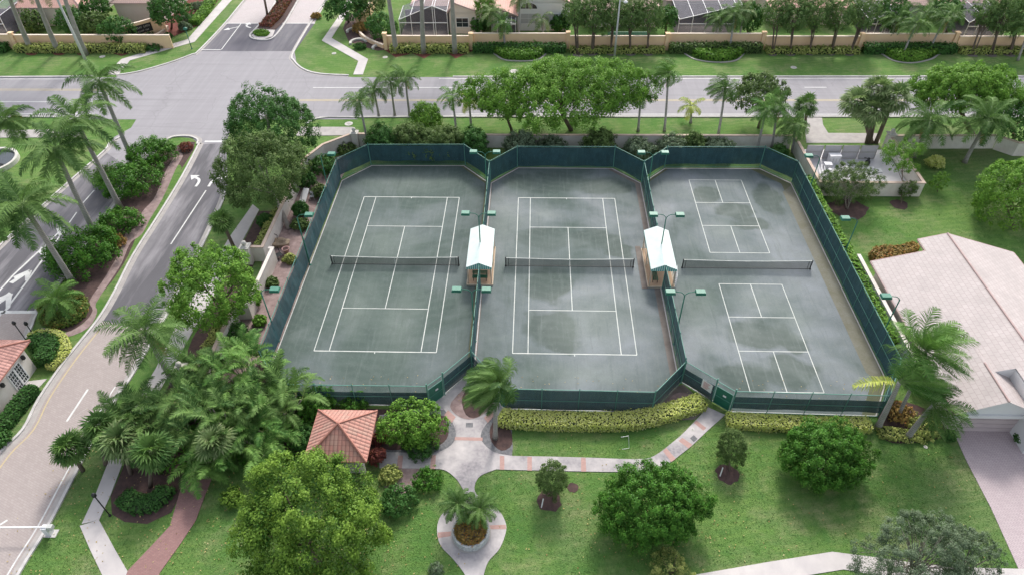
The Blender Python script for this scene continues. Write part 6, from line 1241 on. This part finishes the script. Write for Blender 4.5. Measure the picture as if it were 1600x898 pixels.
# bushes behind the court fences
for px, py, r, h, m, lb in ((600, 234, 26, 3.6, L_dark, 'dark bush beside the white corner pillar'), (645, 236, 28, 3.8, L_olive, 'olive bush behind the far fence of the west court left part'), (700, 236, 30, 3.6, L_olive, 'wide olive bush behind the far fence of the west court'), (742, 238, 22, 3.6, L_dark, 'dark bush at the fence corner between the two tennis courts'), (668, 192, 24, 3.0, L_bright, 'bright yellow green bush on the verge left of the young yellow palm'), (815, 238, 26, 3.0, L_grey, 'grey green bush behind the far fence of the centre court left end'), (862, 238, 22, 2.2, L_grey, 'thin grey bush against the cream wall behind the centre court'), (935, 237, 28, 3.1, L_olive, 'olive bush behind the centre court under the poinciana'), (1000, 240, 24, 2.3, L_grey, 'grey bush behind the fence corner at the second divider'), (1050, 238, 26, 2.3, L_grey, 'low grey green bush behind the pickleball far fence'), (1085, 236, 18, 2.6, L_olive, 'rounded bush on the wall behind the pickleball courts'), (1120, 238, 26, 2.2, L_grey, 'patchy bush behind the pickleball far fence right part'), (1215, 240, 16, 1.6, L_dark, 'dark bush at the far right corner of the pickleball fence'), (1440, 200, 20, 1.5, L_dark, 'dark bush between the sabal palm and the first leaning coconut palm'), (1290, 292, 10, .9, L_bright, 'small bright weeds between the east fence and the yard wall'), (415, 345, 14, 1.2, L_dark, 'dark undergrowth at the foot of the ficus beside the stepped wall'), (470, 350, 14, .9, L_olive, 'low plants on the gravel around the pale forked trunk'), (452, 402, 10, .7, L_yelg, 'yellow green weed clump against the west fence'), (505, 262, 24, 1.6, L_dark, 'dark shrubs at the northwest fence corner'), (540, 232, 18, 1.0, L_olive, 'light shrubs between the slanting white wall and the fence'), (500, 300, 12, 1.2, L_olive, 'low shrub between the white tarp and the west fence'), (470, 330, 12, 1.6, L_dark, 'dark leafy shrub below the white tarp on the gravel strip'), (425, 440, 10, .8, L_olive, 'small shrub at the foot of the white stepped wall'), (392, 470, 16, 1.8, L_bright, 'bright shrub tucked under the right edge of the lime green tree'), (480, 285, 16, 1.8, L_dark, 'dark shrub under the right edge of the lower ficus crown'), (365, 520, 22, 1.2, L_dark, 'dark low plants inside the stepped wall right of the hedge strip'), (405, 500, 10, .8, L_bright, 'small bright plant on the gravel beside the west fence')):
    shrub('bush', lb, 'bush', (px, py), r, m, h=h, L=.28, Wd=.15)

# ------------------------------------------------------------------ palms
roy = dict(m=L_palm, L=4.6, ll=1.0, n=64, nf=17, tr=(.30, .2), shaft=1.3, lw=.07, grav=.85, elr=(-.6, 1.2), group='royal palms')
WD = (-.25, -.05, 0)
palm('royal_palm', 'nearest royal palm with curved grey trunk at the left edge', (115, 443), (45, 334), 9.2, wind=(.05, 0, 0), **roy)
palm('royal_palm', 'royal palm whose trunk rises beside the wide median shrub', (188, 325), (124, 200), 10.8, wind=(.1, 0, 0), **roy)
palm('royal_palm', 'farthest royal palm of the median leaning over the junction', (207, 250), (160, 140), 9.8, wind=(.25, 0, 0), **{**roy, 'nf': 15})
palm('royal_palm', 'royal palm with shorter trunk behind the nearest one', (150, 368), (92, 246), 10.0, wind=(-.1, 0, 0), **roy)
palm('royal_palm', 'partly cut off palm crown at the far left below the verge', (-25, 270), (2, 196), 6.5, wind=(.1, 0, 0), **{**roy, 'L': 3.4, 'nf': 14})
palm('royal_palm', 'partly cut off palm crown hanging over the left edge beside the lowest royal crown', (-50, 400), (-22, 330), 7.5, wind=(.1, 0, 0), **{**roy, 'L': 3.8, 'nf': 14})
far = dict(m=L_palm, L=4.2, ll=.9, n=26, nf=14, tr=(.42, .24), shaft=1.2, lw=.09, group='royal palms')
palm('royal_palm', 'leftmost of the three tall grey trunks at the top left', (49, 79), (8, -22), 11.5, wind=WD, **far); palm('royal_palm', 'middle of the three tall grey trunks at the top left', (91, 81), (50, -20), 11.5, wind=WD, **far)
palm('royal_palm', 'third tall grey trunk at the top left just left of the light pole', (134, 86), (92, -30), 12.3, wind=WD, **far)
palm('royal_palm', 'tall grey trunk right of the curved cream planter wall', (619, 82), (603, -30), 12, wind=WD, **far); palm('royal_palm', 'tall grey trunk in front of the pointed pool cage', (662, 83), (659, -30), 12, wind=WD, **far); palm('royal_palm', 'tall grey trunk in front of the twin window gable', (711, 83), (705, -30), 12, wind=WD, **far)
palm('date_palm', 'dark thin trunk rising from the top boulevard median', (418, 24), (409, -30), 7, wind=WD, **{**far, 'bark': M_trunkb, 'shaft': 0, 'tr': (.2, .15), 'group': 'palms of the boulevard median'}); palm('date_palm', 'second dark trunk at the top edge of the boulevard median', (434, 8), (424, -50), 7, wind=WD, **{**far, 'bark': M_trunkb, 'shaft': 0, 'tr': (.2, .15), 'group': 'palms of the boulevard median'})
sm_ = dict(L=2.5, ll=.75, n=26, nf=16, tr=(.17, .11), lw=.065, dead=1)
def sp(label, base, cpx, H, m=L_palm, wind=(-.3, 0, 0), **k): return palm('slender_palm', label, base, cpx, H, m=m, wind=wind, **{**sm_, **k})
sp('pale leafed palm leftmost in the first bright planting bed', (770, 69), (769, 20), 4.6, L_palml, nf=18); sp('short palm at the front of the first bright planting bed', (789, 79), (786, 36), 3.6, L_palmb); sp('tall thin trunk palm in the middle of the first bright planting bed', (811, 69), (812, -5), 6.6, L_palml); sp('drooping palm at the right of the first bright planting bed', (850, 69), (846, 30), 3.4, L_palml, nf=9, grav=1.5)
W2 = (.2, 0, 0)
sp('dark trunk palm leftmost in the second planting bed', (1116, 72), (1122, 28), 3.9, L_palm, (-.2, 0, 0)); sp('palm at the front of the second planting bed with ragged crown', (1139, 82), (1148, 22), 5.0, L_palm, (-.3, 0, 0), L=3.0, nf=20); sp('palm at the right of the second planting bed', (1153, 70), (1163, 18), 4.6, L_palml, (-.3, 0, 0))
for b_, c_, h_, lb in (((1387, 72), (1402, 30), 3.9, 'leftmost leaning palm of the third planting bed'), ((1410, 87), (1432, 38), 4.4, 'front palm of the third planting bed with pale trunk'), ((1423, 72), (1445, 20), 4.8, 'tall palm behind the front one in the third planting bed'), ((1450, 84), (1476, 30), 4.8, 'right leaning palm of the third planting bed'), ((1462, 76), (1490, 22), 4.8, 'rightmost leaning palm of the third planting bed'), ((1590, 95), (1608, 40), 5.0, 'pale leaning trunk cut by the right edge on the far lawn')):
    sp(lb, b_, c_, h_, L_palm, (-.35, 0, 0), L=2.9, nf=18)
# verge palms in the middle
g = dict(group='palms on the verge behind the courts')
sp('tall palm rising in front of the northwest court corner post', (576, 232), (561, 158), 6.2, L_palm, (-.35, 0, 0), **g); sp('left palm of the close group of three at the road', (592, 182), (584, 142), 4.2, L_palm, (-.3, 0, 0), **g); sp('middle palm of the close group of three at the road', (617, 181), (610, 128), 5.4, L_palm, (-.25, 0, 0), **g); sp('right palm with dark crown in the group of three', (640, 182), (633, 122), 5.8, L_palm, (-.25, 0, 0), **g)
sp('yellow green young palm in front of the road left of the poinciana', (713, 206), (706, 150), 4.3, L_palmb, (-.35, 0, 0), L=2.2, nf=11, **g); sp('small yellowish palm beside the left lobe of the poinciana', (736, 198), (733, 158), 3.4, L_palmy, (-.3, 0, 0), L=1.9, nf=9, **g)
sp('slim palm with upright bright fronds right of the poinciana', (997, 205), (1001, 150), 4.6, L_palmb, (-.3, 0, .15), L=2.0, nf=12, **g); sp('tall palm with wind combed crown in front of the road', (1038, 205), (1044, 114), 7.0, L_palmb, (-1.6, 0, .2), nf=24, **g); sp('tiny yellow palm in front of the road', (1079, 192), (1080, 166), 2.4, L_palmy, (-.3, 0, 0), L=1.9, nf=8, **g)
sp('tall palm with leaning trunk left of the dull green road tree', (1122, 212), (1133, 138), 6.2, L_palm, (-1.3, 0, 0), nf=24, **g); sp('bright crowned palm with pale trunk behind the pickleball courts', (1182, 238), (1197, 170), 6.0, L_palmb, (-.3, 0, 0), **g); sp('second palm just right of the bright crowned one with thin trunk', (1205, 232), (1214, 168), 5.6, L_palm, (-.3, 0, 0), **g); sp('drooping blue green palm at the corner of the equipment yard', (1238, 238), (1241, 195), 3.6, L_palm, (-.4, 0, 0), nf=22, grav=1.3, **g)
fanpalm('sabal_palm', 'round headed fan palm beside the service drive', (1258, 200), (1259, 166), 3.4, nl=26, R=1.0, pet=1.0)
fanpalm('sabal_palm', 'large multi headed pale fan palm with forked brown trunk by the white yard pillar', (1362, 224), (1338, 160), 4.8, nl=30, R=1.35, pet=1.2, m=L_palml, wind=(-.3, 0, 0), forks=[((1372, 140), 6.2), ((1398, 152), 5.8), ((1365, 172), 4.6)], tr=(.24, .17))
co_ = dict(dead=1, L=3.9, ll=.95, n=58, nf=18, tr=(.24, .15), lw=.062)
palm('coconut_palm', 'leaning coconut palm on the lawn just right of the equipment yard', (1428, 246), (1453, 190), 5.2, wind=(-.1, 0, 0), group='coconut palms', **co_)
palm('coconut_palm', 'leaning coconut palm at the jog of the cream perimeter wall', (1507, 254), (1544, 186), 6.0, wind=(-.05, 0, 0), group='coconut palms', **co_)
palm('coconut_palm', 'front leaning palm whose pale yellow frond crosses the east fence corner', (1371, 668), (1405, 597), 5.6, wind=(1.6, .3, 0), group='coconut palms', azc=(.2, 1.7), xf=[(3.2, .25, 3.4, L_palmy)], **{**co_, 'L': 3.7, 'm': L_palmb, 'dead': 0, 'nf': 15, 'lg': .6, 'lw': .045})
palm('coconut_palm', 'second leaning palm with dark tip fronds over the garage driveway', (1418, 683), (1458, 633), 4.2, wind=(1.2, 0, 0), group='coconut palms', azc=(-.2, 2.2), **{**co_, 'L': 3.0, 'dead': 0, 'nf': 12, 'lg': .6, 'lw': .045})
palm('coconut_palm', 'large billowing palm crown against the pink roof', (1402, 650), (1448, 548), 7.0, wind=(1.2, .5, 0), group='coconut palms', azc=(.9, 3.0), **{**co_, 'L': 3.9, 'm': L_palmb, 'dead': 0, 'nf': 30, 'll': 1.15, 'lg': .6, 'n': 64, 'lw': .045, 'tr': (.16, .1)})
palm('coconut_palm', 'feathery coconut palm over the entrance road beside the grass strip', (272, 600), (226, 518), 6.6, wind=(-.25, 0, 0), group='coconut palms', **{**co_, 'nf': 22, 'n': 44, 'L': 3.9})
palm('queen_palm', 'windswept palm in the mulch ring in front of the centre gate', (774, 684), (776, 600), 6.4, wind=(-1.5, -.25, 0), m=L_palm, L=2.7, ll=.75, n=60, nf=26, tr=(.19, .14), lw=.05, lg=.55)
fanpalm('sabal_palm', 'small fan palm between the entrance road and the ficus', (366, 388), (346, 345), 3.4, nl=26, R=.9, pet=.8)
# planter palms
for bx, by, cx, cy, H, lb in ((728, 828, 715, 786, 2.3, 'left pygmy palm of the round planter'), (742, 828, 750, 793, 2.1, 'right pygmy palm of the round planter')):
    palm('pygmy_palm', lb, (bx, by), (cx, cy), H, None, 34, 1.5, .32, 30, (0, 0, 0), L_palm, (.09, .08), lw=.035, bark=M_trunkb, basew=(pc.x+(-.3 if cx < 730 else .3), pc.y, .55) if False else None)
shrub('planter_grass', 'brown and green tufts filling the round planter', 'plant', (736, 815), 17, L_croton, h=.5, L=.3, Wd=.04, pt=(pc.x, pc.y, .3), dens=.8) if False else bed('planter_tufts', 'brown and green tufts filling the round planter', [(pc.x+1.05*math.cos(a), pc.y+1.05*math.sin(a)) for a in np.linspace(0, 6.28, 14)[:-1]], .85, L_croton, L=.14, world=True, core=False, var=.2)
# palm grove
aw = (-.1, -.05, 0)
for (bx, by, r, h, m, ns, L_, lb) in ((395, 612, 70, 3.6, L_palmb, 16, 2.6, 'large arching palm clump against the west court fence'), (330, 605, 50, 2.6, L_palm, 10, 2.4, 'palm clump just behind the ball topped pillar'), (440, 650, 60, 3.4, L_palm, 14, 2.6, 'palm clump at the right end of the grove beside the pavilion shrubs'), (360, 680, 70, 3.4, L_palm, 15, 2.6, 'dark palm clump in the middle of the grove'), (290, 665, 65, 3.4, L_palm, 14, 2.6, 'palm clump over the upper end of the brick path'), (415, 700, 55, 2.6, L_palmb, 12, 2.3, 'pale tipped palm clump behind the largest foreground tree'), (232, 680, 55, 3.2, L_palm, 12, 2.5, 'palm clump beside the entrance road in the grove'), (330, 735, 45, 2.2, L_palmb, 9, 2.0, 'low pale palm clump beside the brick path')):
    areca('areca_palm', lb, (bx, by), r, h, m, 'areca clumps of the palm grove', ns, 4, L_*1.05, .5, aw)
for (bx, by, cx, cy, H, R_, m, lb) in ((205, 740, 190, 690, 3.0, 1.1, L_palml, 'broad fan palm over the concrete walk at the left of the grove'), (130, 735, 108, 700, 2.6, .9, L_palm, 'dark fan palm leaning over the entrance road'), (235, 760, 240, 705, 3.4, 1.0, L_palm, 'fan palm behind the mulch ringed low hedge'), (165, 725, 160, 668, 3.2, 1.0, L_palm, 'fan palm at the back of the grove beside the entrance road'), (325, 745, 335, 690, 3.0, .9, L_palml, 'fan palm with pale drooping leaves near the brick path')):
    fanpalm('fan_palm', lb, (bx, by), (cx, cy), H, 'fan palms of the grove', 34, R_, .8, m, (.14, .12))
bed('undergrowth', 'dark low undergrowth on the floor of the palm grove', sm([(280, 640), (330, 640), (400, 640), (480, 640), (500, 700), (440, 720), (360, 730), (310, 735), (250, 740), (225, 700)], 2), .5, L_deep, L=.3, dens=.5, core=False, var=.35)

# ------------------------------------------------------------------ grass blades standing in the nearer lawns, fallen leaves
def inside(p, A):
    r_ = np.zeros(len(p), bool); j = len(A)-1
    lo, hi = A.min(0), A.max(0); k = (p[:, 0] > lo[0]) & (p[:, 0] < hi[0]) & (p[:, 1] > lo[1]) & (p[:, 1] < hi[1]); q = p[k]; s = np.zeros(len(q), bool)
    for i in range(len(A)):
        xi, yi, xj, yj = *A[i], *A[j]; s ^= ((yi > q[:, 1]) != (yj > q[:, 1])) & (q[:, 0] < (xj-xi)*(q[:, 1]-yi)/(yj-yi+1e-12)+xi); j = i
    r_[k] = s; return r_
BLK = [np.array(a) for a in ([(32, 31), (48, 31), (48, 52), (32, 52)], [(-50, 27), (-43, 27), (-43, 38), (-50, 38)], [(32, 65), (44, 65), (44, 76), (32, 76)])]
def lawn_pts(rng, x0, x1, y0, y1, n):
    p = rng.uniform((x0, y0), (x1, y1), (n, 2)); m = np.zeros(n, bool)
    for A in EXC+BLK: m |= inside(p, A)
    return p[~m]
rng = rng_()
L_blade = leafmat('grass blades', (.042, .108, .022), (.095, .165, .045), (.15, .19, .07), trans=.2)
p = np.concatenate([lawn_pts(rng, -38, 46, 14, 36, 120000), lawn_pts(rng, 30, 56, 36, 75, 40000)])
f = .5+.5*np.sin(p[:, 0]*.31+1.3*np.sin(p[:, 1]*.23))*np.sin(p[:, 1]*.37+1.1*np.sin(p[:, 0]*.19)); keep = rng.uniform(size=len(p)) < .35+.65*f; p = p[keep]; f = f[keep]
P = np.column_stack([p, rng.uniform(.01, .04, len(p))]); Nn = rng.normal(size=(len(p), 3))+np.array([0, 0, .9])
o = npmesh('grass', leaves(rng, P, Nn, .12, .045), 4, L_blade, None, np.clip(f*.5+rng.uniform(0, .5, len(p)), 0, 1)); tag(o, 'short grass blades of the nearer lawns', 'grass', kind='stuff')
p = np.concatenate([lawn_pts(rng, -38, 46, 14, 36, 700), rng.normal(size=(500, 2))*[4.5, 3]+[-14.5, 22], rng.normal(size=(250, 2))*[3, 2.2]+[9, 25], rng.uniform((-22, 35.2), (29, 38), (160, 2)), rng.uniform((-37, 20), (-22, 34), (300, 2))])
P = np.column_stack([p, np.full(len(p), .075)]); o = npmesh('leaves', leaves(rng, P, rng.normal(size=(len(p), 3))*.3+np.array([0, 0, 1.]), .13, .08), 4, leafmat('fallen leaves', (.16, .10, .04), (.30, .24, .10), (.36, .30, .18), trans=.05), None, rng.uniform(size=len(p))); tag(o, 'scattered fallen leaves on lawns and walks', 'leaves', kind='stuff')
